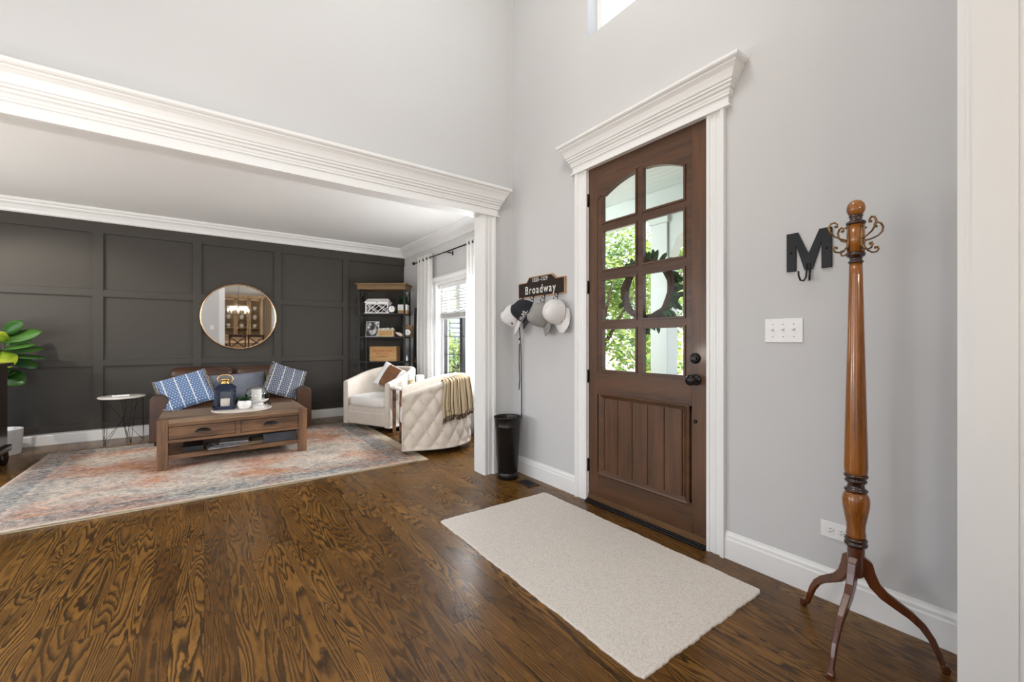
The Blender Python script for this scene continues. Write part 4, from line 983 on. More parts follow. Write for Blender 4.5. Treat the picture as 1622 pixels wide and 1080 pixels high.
# --- sofa
def cushion(w_, d_, h_, puff=.35, nx=24, ny=16, round_=.18):
    """soft block centred in x,y sitting on z=0"""
    mb = MB(); vs = []; fs = []
    def sup(a, p): return math.copysign(abs(a)**p, a)
    n, m = 40, 20
    for j in range(m+1):
        t = -PI/2+PI*j/m
        for i in range(n):
            a_ = 2*PI*i/n; e1, e2 = round_, .30
            x = w_/2*sup(math.cos(t), e2)*sup(math.cos(a_), e1); y = d_/2*sup(math.cos(t), e2)*sup(math.sin(a_), e1); z_ = h_/2*sup(math.sin(t), e2*1.6)
            b_ = puff*(1-(2*x/w_)**2)*(1-(2*y/d_)**2); z_ = z_*(1+b_*.35)
            vs.append((x, y, z_+h_/2))
    for j in range(m):
        for i in range(n): k = (i+1) % n; fs.append((j*n+i, j*n+k, (j+1)*n+k, (j+1)*n+i))
    return mb.add(vs, fs, True)
so = thing('leather_loveseat', 'brown leather two seat sofa against the charcoal wall', 'sofa', (.325, 6.42, .012), math.radians(.8))
bs = MB(); bs.box(-.64, .64, -.34, .42, .055, .27); bs.build('base_frame', 'leather', so, bevel=.02, seg=3)
for s2 in (-1, 1):
    a_ = MB(); x0, x1 = s2*.64, s2*.81
    n = 14; pts = [(min(x0, x1), .045), (max(x0, x1), .045)] + [((x0+x1)/2+.086*math.cos(PI*i/n), .49+.075*math.sin(PI*i/n)) for i in range(n+1)]
    a_.prism(pts, 'y', -.42, .42); a_.build('arm', 'leather', so, bevel=.012, seg=3)
bk = MB(); bk.box(-.64, .64, .26, .43, .2, .74); bk.build('back_frame', 'leather', so, bevel=.03, seg=3)
for s2 in (-1, 1):
    cushion(.635, .66, .17, .5).xf(Matrix.Translation((s2*.32, -.09, .26))).build('seat_cushion', 'leather', so)
    cushion(.66, .46, .21, .6, round_=.28).xf(Matrix.Translation((s2*.335, .20, .60)) @ Matrix.Rotation(math.radians(-78), 4, 'X') @ Matrix.Rotation(PI, 4, 'X') @ Matrix.Translation((0, 0, -.10))).build('back_cushion', 'leather', so)
for x in (-.74, .74):
    for y in (-.36, .36): MB().box(x-.03, x+.03, y-.03, y+.03, 0, .05).build('foot', 'espresso', so)
def pillow(name, label, cat, w_, h_, th_, loc, rot, mat, group=None, fringe=None, band=None):
    t = thing(name, label, cat, loc); t.rotation_euler = rot; mb = MB()
    def fn(side):
        def f_(u, v):
            x = 2*u-1; y = 2*v-1; e = max(0, (1-x*x))**.45*max(0, (1-y*y))**.45
            px_ = w_/2*x*(1-.05*(1-abs(x))*0-.06*(1-y*y)*abs(x)**3); py_ = h_/2*y*(1-.06*(1-x*x)*abs(y)**3)
            return (px_, py_, side*th_/2*e)
        return f_
    mb.grid(fn(1), 25, 25); mb.grid(fn(-1), 25, 25); mb.build('cover', mat, t)
    if fringe:
        rnd = random.Random(3)
        for sx_i in (-1, 1):
            fr = MB(); fr.tube([(sx_i*w_/2*.985, h_/2*-.98, 0), (sx_i*w_/2*.985, h_/2*.98, 0)], .003, 5)
            for i in range(22):
                y = h_/2*(-.98+1.96*i/21); fr.tube([(sx_i*w_/2*.985, y, 0), (sx_i*(w_/2+.012), y+rnd.uniform(-.003,.003), .003), (sx_i*(w_/2+.022), y+rnd.uniform(-.006,.006), -.002)], .0025, 5)
            fr.build('fringe', fringe, t)
    if band:
        b_ = MB(); 
        def bf2(side):
            def f_(u, v):
                x = -band[0]+2*band[0]*u; y = 2*v-1; xx = x/(w_/2); e = max(0, (1-xx*xx))**.45*max(0, (1-y*y))**.45
                return (x, h_/2*y*(1-.06*(1-xx*xx)*abs(y)**3), side*(th_/2*e+.002))
            return f_
        b_.grid(bf2(1), 10, 20); b_.grid(bf2(-1), 10, 20); b_.build('centre_band', band[1], t)
    return t
MT['bluep'] = pillow_mat('blue_dotted_fabric', srgb(88, 112, 150), srgb(176, 190, 206), srgb(205, 208, 210))
MT['bluep2'] = pillow_mat('slate_dotted_fabric', srgb(84, 92, 108), srgb(176, 176, 176), srgb(190, 190, 188))
MT['greyp'] = plain('grey_blue_fabric', srgb(104, 108, 118), .95, var=.1, scale=8)
MT['goldfringe'] = plain('gold_fringe', srgb(176, 138, 84), .9)
MT['palefringe'] = plain('pale_fringe', srgb(200, 200, 200), .9)
def rotm(*rs):
    M_ = Matrix.Identity(4)
    for a_, ax in rs: M_ = M_ @ Matrix.Rotation(math.radians(a_), 4, ax)
    return M_.to_euler()
pillow('throw_pillow', 'blue dotted throw pillow with white stripes on left of sofa', 'pillow', .46, .44, .15, (-.17, 6.10, .60), rotm((-6, 'Z'), (56, 'X'), (20, 'Z')), 'bluep', fringe='palefringe')
pillow('throw_pillow', 'slate dotted throw pillow tilted against right sofa arm', 'pillow', .40, .46, .14, (.86, 6.20, .64), rotm((10, 'Z'), (62, 'X'), (-24, 'Z')), 'bluep2', fringe='palefringe')
pillow('lumbar_pillow', 'grey lumbar pillow with tan fringed ends behind the lantern', 'pillow', .62, .34, .14, (.36, 6.33, .60), rotm((2, 'Z'), (72, 'X'), (3, 'Z')), 'greyp', fringe='goldfringe')

# --- round mirror
mi = thing('round_mirror', 'round mirror in thin copper frame on charcoal wall', 'mirror', (.397, YN-.034, 1.50)); mi.rotation_euler = (math.radians(1.25), 0, 0)
MB().lathe([(.001, 0), (.432, 0), (.432, -.003), (.001, -.003)], (0, .006, 0), 96, cap=False, axis='y', smooth=False).build('mirror_glass', 'mirror', mi)
MB().lathe([(.428, .014), (.442, .014), (.443, -.010), (.439, -.014), (.430, -.014), (.428, -.010), (.428, .014)], (0, .0, 0), 96, cap=False, axis='y').build('frame', 'copper', mi)

# --- wire stool/side table
wt = thing('wire_side_table', 'small side table with marble top on black wire base', 'side table', (-.76, 6.58, 0))
MB().lathe([(.001, .515), (.205, .515), (.210, .519), (.210, .530), (.205, .534), (.001, .534)], n=48, cap=False).build('table_top', 'marble', wt)
wb_ = MB(); nn = 5; Rb = .185
wb_.tube([(.19*math.cos(2*PI*i/40), .19*math.sin(2*PI*i/40), .512) for i in range(40)], .003, 6, closed=True)
for i in range(nn):
    a0 = 2*PI*i/nn+.2; a1 = a0+.25; B_ = (Rb*math.cos(a0), Rb*math.sin(a0), .003)
    for a2 in (a0-.3, a0+.3): wb_.cyl(B_, (.188*math.cos(a2), .188*math.sin(a2), .512), .0024, n=6)
    wb_.cyl(B_, (0, 0, .26), .0024, n=6); wb_.cyl((.188*math.cos(a0), .188*math.sin(a0), .512), (0, 0, .26), .0024, n=6)
wb_.sphere((0, 0, .26), .008, n=8, m=6)
wb_.build('wire_base', 'bronze', wt)
rc = thing('remote_control', 'white remote lying on the marble side table', 'remote', (-.77, 6.56, .534), math.radians(8)); MB().box(-.075, .075, -.02, .02, 0, .016).build('body', 'plate', rc, bevel=.004)
MB().box(-.06, -.03, -.012, .012, .0155, .0175).box(-.02, .05, -.010, .010, .0155, .0175).build('buttons', 'slot', rc)
cs_ = MB().lathe([(.001, 0), (.048, 0), (.05, .003), (.048, .008), (.001, .008)], n=28, cap=False).build('coaster', 'glass'); cs_.location = (-.72, 6.44, .5345); tag(cs_, 'clear glass coaster at front edge of marble side table', 'coaster')

# --- dark chest at far left edge
ch = thing('dark_wood_chest', 'tall espresso wood chest at left edge of the room', 'chest', (-1.80, 5.80, 0))
MB().box(-.32, .30, -.30, .24, .16, .93).build('body', 'espresso', ch, bevel=.006)
MB().box(-.35, .335, -.33, .27, .93, .965).build('top', 'espresso', ch, bevel=.01)
MB().box(-.34, .325, -.32, .26, .13, .19).build('base_moulding', 'espresso', ch, bevel=.012)
for x in (-.28, .28):
    for y in (-.26, .21): MB().lathe([(.02, 0), (.028, .02), (.036, .07), (.03, .13), (.035, .14)], (x, y, 0), 16).build('leg', 'espresso', ch)
for z0 in (.21, .45, .69):
    d_ = MB().box(-.27, .25, -.315, -.298, z0, z0+.21).build('drawer', 'espresso', ch, bevel=.006)
    for x in (-.14, .12): MB().lathe([(.012, 0), (.012, -.012), (.018, -.02), (.012, -.028), (.001, -.03)], (x, -.315, z0+.105), 14, axis='y').build('knob', 'bronze', d_)
# --- fiddle leaf fig
fg = thing('fiddle_leaf_fig', 'fiddle leaf fig plant in white textured pot by the wall', 'potted plant', (-1.70, 6.60, 0))
pt = MB()
def pf_(u, v):
    a_ = 2*PI*u; z_ = .255*v; r = .152+.016*v+.0022*math.sin(u*2*PI*40)*math.sin(z_*150); return (r*math.cos(a_), r*math.sin(a_), z_)
pt.grid(pf_, 160, 40, closed_u=True); pt.lathe([(.168, .255), (.160, .258), (.152, .25), (.150, .21), (.001, .21)], n=48, cap=False); pt.lathe([(.001, .001), (.152, .001)], n=48, cap=False)
pt.build('pot', plain('white_woven_pot', (.74, .73, .74), .6, var=.02), fg)
MB().lathe([(.001, .222), (.152, .218)], n=32, cap=False).build('soil', 'soil', fg)
sm = MB(); sm.tube([(.02, -.02, .2), (.0, 0, .5), (.03, -.03, .85), (.05, -.05, 1.3)], [.013, .011, .009, .006], 8).build('stem', 'stem', fg)
def fig_leaf(mb, base, tip, wd, up=(0, -.45, .9), droop=.05): 
    b_ = Vector(base); d = Vector(tip)-b_; leaf_blade(mb, b_, d, up, d.length, wd, droop, 11, .12)
lf = MB(); ly = MB()
# positions in local coordinates, leaves spread to the right of the stem as in the photo
for (bx, by, bz, tx, ty, tz, wd, up) in [
    (.02, -.05, 1.16, .34, -.16, 1.28, .072, (0, -.8, .55)), (.02, -.05, 1.18, -.20, -.15, 1.30, .075, (0, -.8, .5)), (.04, 0, 1.20, .14, .05, 1.40, .065, (0, -.9, .2)),
    (.03, -.05, 1.08, .30, -.22, 1.14, .06, (0, -.5, .8)), (.03, -.05, 1.06, -.16, -.2, 1.12, .06, (0, -.5, .8)), (.03, 0, 1.05, .32, .05, 1.10, .06, (0, -.5, .8)),
    (.03, -.05, 1.02, .36, -.15, 1.00, .055, (0, -.35, .9)), (0, 0, 1.0, -.3, -.1, 1.03, .07, (0, -.5, .8)),
    (.02, -.05, .86, .22, -.18, .74, .085, (0, -.85, .4)), (.02, -.05, .92, .10, -.22, .84, .06, (0, -.8, .5)), (0, 0, .9, -.25, -.1, .85, .08, (0, -.6, .7)), (0, .03, .95, -.2, .12, .98, .08, (0, -.6, .7)), (0, 0, 1.25, -.28, .1, 1.38, .07, (0, -.6, .7)), (.04, 0, 1.12, .22, .08, 1.22, .06, (0, -.8, .5)), (.03, .02, .98, .26, .10, .90, .07, (0, -.7, .6)), (.02, -.04, .80, .16, -.2, .86, .05, (0, -.7, .6)), (.03, -.05, 1.22, .20, -.12, 1.37, .055, (0, -.9, .3))]:
    fig_leaf(lf, (bx, by, bz), (tx, ty, tz), wd, up)
for (bx, by, bz, tx, ty, tz, wd, up) in [(.03, -.06, 1.16, .09, -.20, 1.28, .060, (0, -.95, .2)), (.03, -.06, 1.06, .14, -.24, .93, .085, (0, -.8, .5)), (.03, -.06, 1.08, -.08, -.2, 1.14, .055, (0, -.6, .7))]:
    fig_leaf(ly, (bx, by, bz), (tx, ty, tz), wd, up, .12)
lf.build('leaves', 'fig', fg, solid=.0015); plabel(ly.build('young_leaves', 'fig_y', fg, solid=.0015), 'yellow-green young leaves')

# --- tufted tub chairs
HW, XFc, XA, RX = .42, .38, .11, .49
def upath(s_, off=0.):
    """outer plan curve: s in metres from front-left (y=+) round the back to front-right; returns (x,y,nx,ny)"""
    L0 = XFc-XA; La = ARC
    if s_ < L0: return (XFc-s_, HW-off, 0, 1)
    if s_ > L0+La: return (XA+(s_-L0-La), -HW+off, 0, -1)
    t = (s_-L0)/La; th = TH_(t); rx, ry = RX, HW
    nx, ny = math.cos(th)/rx, math.sin(th)/ry; l_ = math.hypot(nx, ny); nx /= l_; ny /= l_
    return (XA+rx*math.cos(th)-nx*off, ry*math.sin(th)-ny*off, nx, ny)
_n = 400; _ac = [0]
for i in range(_n):
    t0 = PI/2+PI*i/_n; t1 = PI/2+PI*(i+1)/_n
    _ac.append(_ac[-1]+math.hypot(RX*(math.cos(t1)-math.cos(t0)), HW*(math.sin(t1)-math.sin(t0))))
ARC = _ac[-1]
def TH_(t):
    a_ = t*ARC; lo, hi = 0, _n
    while hi-lo > 1:
        md = (lo+hi)//2
        if _ac[md] <= a_: lo = md
        else: hi = md
    return PI/2+PI*(lo+(a_-_ac[lo])/(_ac[hi]-_ac[lo]))/_n
TOT = 2*(XFc-XA)+ARC
def topz(s_):
    k = max(0, min(s_, TOT-s_)/(TOT/2))
    return .625+.165*(math.sin(min(1, k/.8)*PI/2))**1.1
def make_tub(label, loc, az):
    t = thing('tufted_tub_chair', label, 'armchair', loc, az, 'cream tufted tub chairs'); Z0 = .055; TK = .085
    mb = MB(); NS = 190; cols = []
    for i in range(NS):
        s_ = TOT*i/(NS-1); x, y, nx, ny = upath(s_); tz = topz(s_); ring = []; nv = 44
        for j in range(nv):
            z_ = Z0+(tz-.03-Z0)*j/(nv-1)
            p = (s_-TOT/2)/.165+(z_-.12)/.235; q = (s_-TOT/2)/.165-(z_-.12)/.235
            hgt = (abs(math.sin(PI*p))*abs(math.sin(PI*q)))**.5
            fade = min(1, (z_-Z0)/.03, max(0, (tz-.05-z_)/.03), s_/.02, (TOT-s_)/.02); fade = max(0, fade)
            o = -.034*(1-hgt)*fade
            ring.append((x+nx*o, y+ny*o, z_))
        for k in range(1, 7):
            an = PI*k/7; ring.append((x-nx*TK/2*(1-math.cos(an)), y-ny*TK/2*(1-math.cos(an)), tz-.03+.03*math.sin(an)))
        for j in range(8):
            z_ = tz-.03-(tz-.03-.18)*j/7; ring.append((x-nx*TK, y-ny*TK, z_))
        ring.append((x-nx*TK, y-ny*TK, Z0)); cols.append(ring)
    m_ = len(cols[0]); vs = [p for r in cols for p in r]; fs = []
    for i in range(NS-1):
        for j in range(m_): k = (j+1) % m_; fs.append((i*m_+j, (i+1)*m_+j, (i+1)*m_+k, i*m_+k))
    fs.append(tuple(range(m_))); fs.append(tuple((NS-1)*m_+j for j in range(m_))[::-1]); mb.add(vs, fs, True); mb.sm[-1] = mb.sm[-2] = False
    mb.build('tufted_shell', 'linen', t)
    for a_ in range(-12, 13):
        for b_ in range(-12, 13):
            s_ = (a_+b_)*.165/2+TOT/2; z_ = (a_-b_)*.235/2+.12
            if .05 < s_ < TOT-.05 and Z0+.04 < z_ < topz(s_)-.07:
                x, y, nx, ny = upath(s_); bt_ = MB(); bt_.sphere((x-nx*.031, y-ny*.031, z_), .010, n=8, m=5); bt_.build('tufting_button', 'linen', t)
    cushion(.60, .66, .155, .35, round_=.25).xf(Matrix.Translation((.10, 0, .285))).build('seat_cushion', 'linen_c', t)
    MB().box(-.05, .365, -.335, .335, .10, .30).box(.33, .372, -.338, .338, .062, .285).build('front_rail', 'linen', t, bevel=.01)
    MB().box(.366, .376, -.338, .338, .215, .225).build('piping', 'linen_c', t, bevel=.003)
    for s2 in (-1, 1):
        nh = MB(); nh.box(XFc, XFc+.0015, s2*(HW-.012)-.002, s2*(HW-.012)+.002, .075, .60)
        for i in range(30): nh.sphere((XFc+.001, s2*(HW-.012), .075+i*.018), .0045, n=6, m=4)
        nh.build('nailhead_trim', 'nail', t)
    MB().lathe([(.24, 0), (.26, .006), (.26, .03), (.2, .034), (.2, .06)], n=40).build('swivel_base', 'black', t)
    return t
ch1 = make_tub('cream tufted tub chair with brown banded pillow, beside the bookcase', (2.037, 5.693, .016), math.radians(205.5))
ch2 = copy_tree(ch1); ch2.location = (2.105, 4.30, .006); ch2.rotation_euler = (0, 0, math.radians(158.3)); ch2['label'] = 'cream tufted tub chair with striped throw, its back to the foyer'
MT['rust'] = plain('rust_leather', (.15, .062, .022), .6, var=.2)
MT['wh'] = plain('white_fabric', (.74, .73, .73), .95, var=.02)
pillow('throw_pillow', 'white pillow with brown centre band on tub chair by bookcase', 'pillow', .46, .36, .12, (2.11, 5.74, .655), rotm((-52, 'Z'), (66, 'X'), (-22, 'Z')), 'wh', band=(.11, 'rust'))
# throw over chair two
th = thing('striped_throw', 'tan striped throw with dark tassels draped over chair back', 'throw blanket', (2.105, 4.30, 0), math.radians(158.3))
MT['throw'] = None
m_, nt, b_ = newmat('striped_throw_cloth'); uvn = nd(nt, 'ShaderNodeUVMap'); sxn = nd(nt, 'ShaderNodeSeparateXYZ'); nt.links.new(uvn.outputs[0], sxn.inputs[0])
mm = nd(nt, 'ShaderNodeMath', operation='MULTIPLY'); mm.inputs[1].default_value = 9; nt.links.new(sxn.outputs[0], mm.inputs[0]); fr_ = nd(nt, 'ShaderNodeMath', operation='FRACT'); nt.links.new(mm.outputs[0], fr_.inputs[0])
rp = ramp(nt, [(0, srgb(186, 166, 134)), (.36, srgb(124, 102, 76)), (.50, srgb(180, 160, 128)), (.64, srgb(60, 46, 34)), (.84, srgb(196, 178, 146))], 'CONSTANT'); nt.links.new(fr_.outputs[0], rp.inputs[0]); nt.links.new(rp.outputs[0], b_.inputs['Base Color']); b_.inputs['Roughness'].default_value = .95
MT['throw'] = m_
def throw_pt(u, v):
    # u across (0..1), v along (0 inside seat, 1 end outside)
    s0 = .58; wdt = .42; conv = .75+.25*min(1, abs(v-.3)*2.2)
    s_ = s0+(u-.5)*wdt*conv+.05*(v-.3); x, y, nx, ny = upath(s_); tz = topz(s_)
    fold = .012*math.sin(u*2*PI*5+v*2)*(.3+.7*min(1, v*1.3))
    Lg = .62; a_ = v*Lg; ins = .16
    if a_ < ins: o = -.085-.012; z_ = tz-.03-(ins-a_)
    elif a_ < ins+.12:
        an = PI*(a_-ins)/.12; o = -.0425-.056*math.cos(an); z_ = tz-.03+.046*math.sin(an)
    else: o = .014; z_ = tz-.03-(a_-ins-.12)
    o2 = o+(fold+.010 if o > 0 else -abs(fold)*.5 if a_ < ins else 0)
    z_ += .012*math.sin(u*9)*(v > .9) + (abs(fold) if ins <= a_ < ins+.12 else 0)
    return (x+nx*o2, y+ny*o2, z_)
tb = MB(); NU, NV = 90, 60; tb.grid(throw_pt, NU, NV); to = tb.build('blanket', 'throw', th, solid=.006, fix=False)
uvl = to.data.uv_layers.new(name='UVMap')
for lp in to.data.loops:
    vi = lp.vertex_index; uvl.data[lp.index].uv = ((vi//NV)/(NU-1), (vi % NV)/(NV-1))
fr = MB(); rnd = random.Random(5)
for i in range(46):
    u = i/45; x, y, z_ = throw_pt(u, 1.0); fr.tube([(x, y, z_), (x+rnd.uniform(-.008,.008), y+rnd.uniform(-.008,.008), z_-.02), (x+rnd.uniform(-.015,.015), y+rnd.uniform(-.015,.015), z_-.05)], [.005, .004, .006], 5)
fr.build('tassels', plain('dark_tassel', srgb(86, 66, 46), .95, var=.5, scale=60), th)
# --- side table between chairs
tb_ = thing('marble_side_table', 'square side table with marble top and brown wood legs between chairs', 'side table', (2.10, 5.0, 0), math.radians(0))
MB().box(-.22, .22, -.16, .16, .575, .60).build('table_top', 'marble', tb_, bevel=.004)
for y_ in (-.13, .10): MB().box(-.20, -.165, y_, y_+.03, .02, .575).box(.165, .20, y_, y_+.03, .02, .575).box(-.20, .20, y_, y_+.03, 0, .03).build('leg_frame', 'tablewood', tb_, bevel=.002)
def jar(loc, r, h_, label, m_):
    t = thing('textured_jar', label, 'jar', loc); mb = MB()
    def fn(u, v): a_ = 2*PI*u; rr_ = r+.0015*math.sin(v*60)+.001*math.sin(u*2*PI*24); return (rr_*math.cos(a_), rr_*math.sin(a_), h_*v)
    mb.grid(fn, 72, 40, closed_u=True); mb.lathe([(r, h_), (r-.006, h_+.001), (r-.007, h_*.6), (.001, h_*.6)], n=36, cap=False); mb.lathe([(.001, .0005), (r, .0005)], n=36, cap=False); mb.build('body', m_, t)
    MB().lathe([(.001, 0), (r-.008, 0)], (0, 0, h_*.62), 30, cap=False).build('wax_fill', 'wax', t); return t
jar((2.07, 4.94, .60), .045, .085, 'short jar with gold tan band at front of marble side table', plain('gold_tan_jar', (.42, .33, .20), .5, var=.3, scale=30))
jar((2.22, 5.02, .60), .05, .135, 'tall textured white jar at right of marble side table', 'ceramic')
jar((2.13, 5.08, .60), .045, .15, 'plain white jar at back of marble side table', 'plate')

# --- bookcase in the corner, local frame: x = camera right, y = into corner
BO = Vector((1.91+.0, 6.57, 0)); bz = thing('corner_bookcase', 'black metal and wood etagere bookcase standing across the corner', 'bookcase', (2.19, 6.36, 0), -YAW)
bw, bd = .345, .33
for z_ in (.10, .475, .84, 1.215, 1.57):
    MB().box(-bw, bw, .005, bd-.005, z_, z_+.018).build('shelf', 'espresso' if z_ > .1 else 'shelfwood', bz, bevel=.002)
ps = MB()
for x in (-bw, bw):
    for y in (0, bd): ps.box(x-.012, x+.012, y-.012, y+.012, 0, 1.965)
for z_ in (.10, .475, .84, 1.215, 1.57):
    for x in (-bw, bw): ps.box(x-.008, x+.008, 0, bd, z_-.004, z_+.01)
    ps.box(-bw, bw, -.010, .002, z_, z_+.018)
ps.build('metal_frame', 'blackmetal', bz)
co = MB(); co.box(-bw-.02, bw+.02, -.025, bd+.0, 1.955, 2.03); co.box(-bw-.045, bw+.045, -.05, bd+.0, 2.03, 2.048); co.box(-bw-.035, bw+.035, -.04, bd, 2.02, 2.03)
co.build('cornice', 'shelfwood', bz, bevel=.003)
br_ = MB()
for x in (-bw, bw):
    br_.tube([(x, bd-.01, 1.60), (x, bd-.06, 1.72), (x, bd-.14, 1.80), (x, bd-.22, 1.86), (x, .02, 1.945)], .008, 6)
    br_.tube([(x, .02, 1.60), (x, .04, 1.75), (x, bd-.05, 1.93)], .005, 6)
br_.build('scroll_brace', 'blackmetal', bz)
for x in (-bw, bw):
    for y in (0.02, bd-.02): MB().lathe([(.028, -.012), (.03, 0), (.028, .012)], (x, y, .03), 16, axis='x').build('caster', 'blackmetal', bz)
bzM = chain(bz)
def on_shelf(xl, yl, z_): p = bzM @ Vector((xl, yl, 0)); return (p.x, p.y, z_)
def lx(px): return (px-811)/103.8 - (-1.7165-.0)          # local x from the photo column
bx0 = (bz.location.x*math.cos(YAW)-bz.location.y*math.sin(YAW))
def lx(px): return (px-811)/103.0-bx0
# shelf 1.588
S1, S2, S3 = 1.588, 1.233, .858
lt = thing('white_house_lantern', 'white wooden lattice lantern box on upper bookcase shelf', 'lantern', on_shelf(lx(597), .13, S1), -YAW)
l = MB(); w2, d2 = .175, .085
l.box(-w2-.01, w2+.01, -d2-.008, d2+.008, 0, .018)
for x in (-w2, w2-.016):
    for y in (-d2, d2-.016): l.box(x, x+.016, y, y+.016, .018, .165)
l.box(-w2, w2, -d2, -d2+.012, .15, .168); l.box(-w2, w2, d2-.012, d2, .15, .168); l.box(-w2-.012, w2+.012, -d2-.01, d2+.01, .165, .178)
for i in range(2):
    xa, xb = -w2+.016+i*(w2-.016), -w2+.016+(i+1)*(w2-.016)
    for y in (-d2+.004, d2-.004): l.obox((xa, y, .02), (xb, y, .152), .006, .010).obox((xb, y, .02), (xa, y, .152), .006, .010)
for x in (-w2+.004, w2-.004): l.obox((x, -d2, .02), (x, d2, .152), .01, .006).obox((x, d2, .02), (x, -d2, .152), .01, .006)
l.build('lattice_box', 'ceramic', lt)
MB().add([(-w2-.01,-d2-.008,.178),(w2+.01,-d2-.008,.178),(w2+.01,d2+.008,.178),(-w2-.01,d2+.008,.178),(-w2+.02,-.03,.235),(w2-.02,-.03,.235),(w2-.02,.03,.235),(-w2+.02,.03,.235)], [(3,2,1,0),(4,5,6,7),(0,1,5,4),(1,2,6,5),(2,3,7,6),(3,0,4,7)]).build('roof', 'ceramic', lt)
MB().sphere((0, -d2-.012, .172), .007, n=8, m=6).sphere((-.09, -.066, .2), .006, n=8, m=6).sphere((.09, -.066, .2), .006, n=8, m=6).build('knobs', 'slot', lt)
def clock(loc, r, label, rim, name='desk_clock', tilt=0):
    t = thing(name, label, 'clock', loc, -YAW-tilt); MB().lathe([(.001, .02), (r, .02), (r, -.02), (r-.012, -.024), (r-.014, -.016), (.001, -.016)], (0, 0, r+.008), 36, cap=False, axis='y').build('case', rim, t)
    MB().lathe([(r-.013, -.0182), (.001, -.0182)], (0, 0, r+.008), 32, cap=False, axis='y').build('dial', 'ceramic', t)
    h = MB(); h.box(-.002, .002, -.0205, -.019, r+.008, r*1.6+.008); h.box(0, r*.4, -.0205, -.019, r+.006, r+.010)
    for i in range(12): a_ = PI*i/6; h.box(.75*r*math.cos(a_)-.0015, .75*r*math.cos(a_)+.0015, -.020, -.019, r+.008+.75*r*math.sin(a_)-.003, r+.008+.75*r*math.sin(a_)+.003)
    h.build('hands', 'black', t); MB().box(-r*.5, r*.5, -.02, .02, 0, .012).build('foot', rim, t); return t
clock(on_shelf(lx(621), .05, S1), .062, 'round black rimmed clock on upper bookcase shelf', 'black')
pl = thing('herb_planter', 'white and wood planter of dark greenery on upper bookcase shelf', 'potted plant', on_shelf(lx(636), .17, S1), -YAW)
MB().box(-.075, .075, -.06, .06, .055, .145).build('white_upper_box', 'ceramic', pl, bevel=.004); MB().box(-.074, .074, -.059, .059, 0, .055).build('wood_base', 'cratewood', pl)
l = MB(); rnd = random.Random(12)
for i in range(260):
    a_ = rnd.uniform(0, 6.28); el = rnd.uniform(.3, 1.5); b_ = (rnd.uniform(-.06,.06), rnd.uniform(-.04,.04), .145+rnd.uniform(0,.1)); leaf_blade(l, b_, (math.cos(a_)*math.cos(el), math.sin(a_)*math.cos(el), math.sin(el)), (0, .1, 1), rnd.uniform(.05, .1), .008, .3, 4)
l.build('greenery', 'herb', pl)
# shelf 1.233
fp = thing('photo_frame', 'black and white photo print leaning on middle bookcase shelf', 'picture', on_shelf(lx(587), .11, S2), -YAW)
m_, nt, b_ = newmat('bw_print'); tcn = nd(nt, 'ShaderNodeTexCoord'); nz_ = nd(nt, 'ShaderNodeTexNoise'); nz_.inputs['Scale'].default_value = 11; nz_.inputs['Detail'].default_value = 3; nt.links.new(tcn.outputs['Object'], nz_.inputs['Vector'])
rp = ramp(nt, [(.42, (.02,.02,.02)), (.48, (.25,.25,.25)), (.55, (.68,.67,.66))]); nt.links.new(nz_.outputs['Fac'], rp.inputs[0]); nt.links.new(rp.outputs[0], b_.inputs['Base Color']); MT['photo'] = m_
R_ = Matrix.Rotation(math.radians(-12), 4, 'X')
MB().box(-.10, .10, 0, .012, 0, .245).xf(R_).build('frame', 'ceramic', fp, bevel=.002); MB().box(-.093, .093, -.002, .001, .008, .237).xf(R_).build('print', 'photo', fp)
wbx = thing('cotton_box', 'pale wood box filled with cotton bolls on middle bookcase shelf', 'box', on_shelf(lx(610.5), .12, S2), -YAW)
MB().box(-.12, .12, -.055, .055, 0, .11).build('box', 'palewood', wbx, bevel=.003); MB().box(-.095, .095, -.058, -.054, .02, .09).build('front_inset', 'cratewood', wbx)
l = MB(); rnd = random.Random(2)
for i in range(30): l.sphere((rnd.uniform(-.11,.11), rnd.uniform(-.045,.045), .112+rnd.uniform(0,.015)), rnd.uniform(.012,.018), n=8, m=6)
l.build('cotton_bolls', 'wh', wbx)
shl = thing('seashell', 'pale conical seashell beside the cotton box', 'shell', on_shelf(lx(632), .06, S2), -YAW)
MB().tube([(.06, 0, .018), (.03, 0, .028), (-.01, 0, .045), (-.04, 0, .06), (-.055, 0, .07)], [.016, .028, .026, .014, .003], 14).build('shell_body', plain('shell_pink', (.68, .56, .48), .4, var=.15, scale=60), shl)
ck = clock(on_shelf(lx(642), .20, S2), .062, 'round pale clock face in brown case on right of middle shelf', 'shelfwood', tilt=0); 
MB().box(-.075, .075, .005, .03, .0, .19).build('backboard', 'shelfwood', ck)
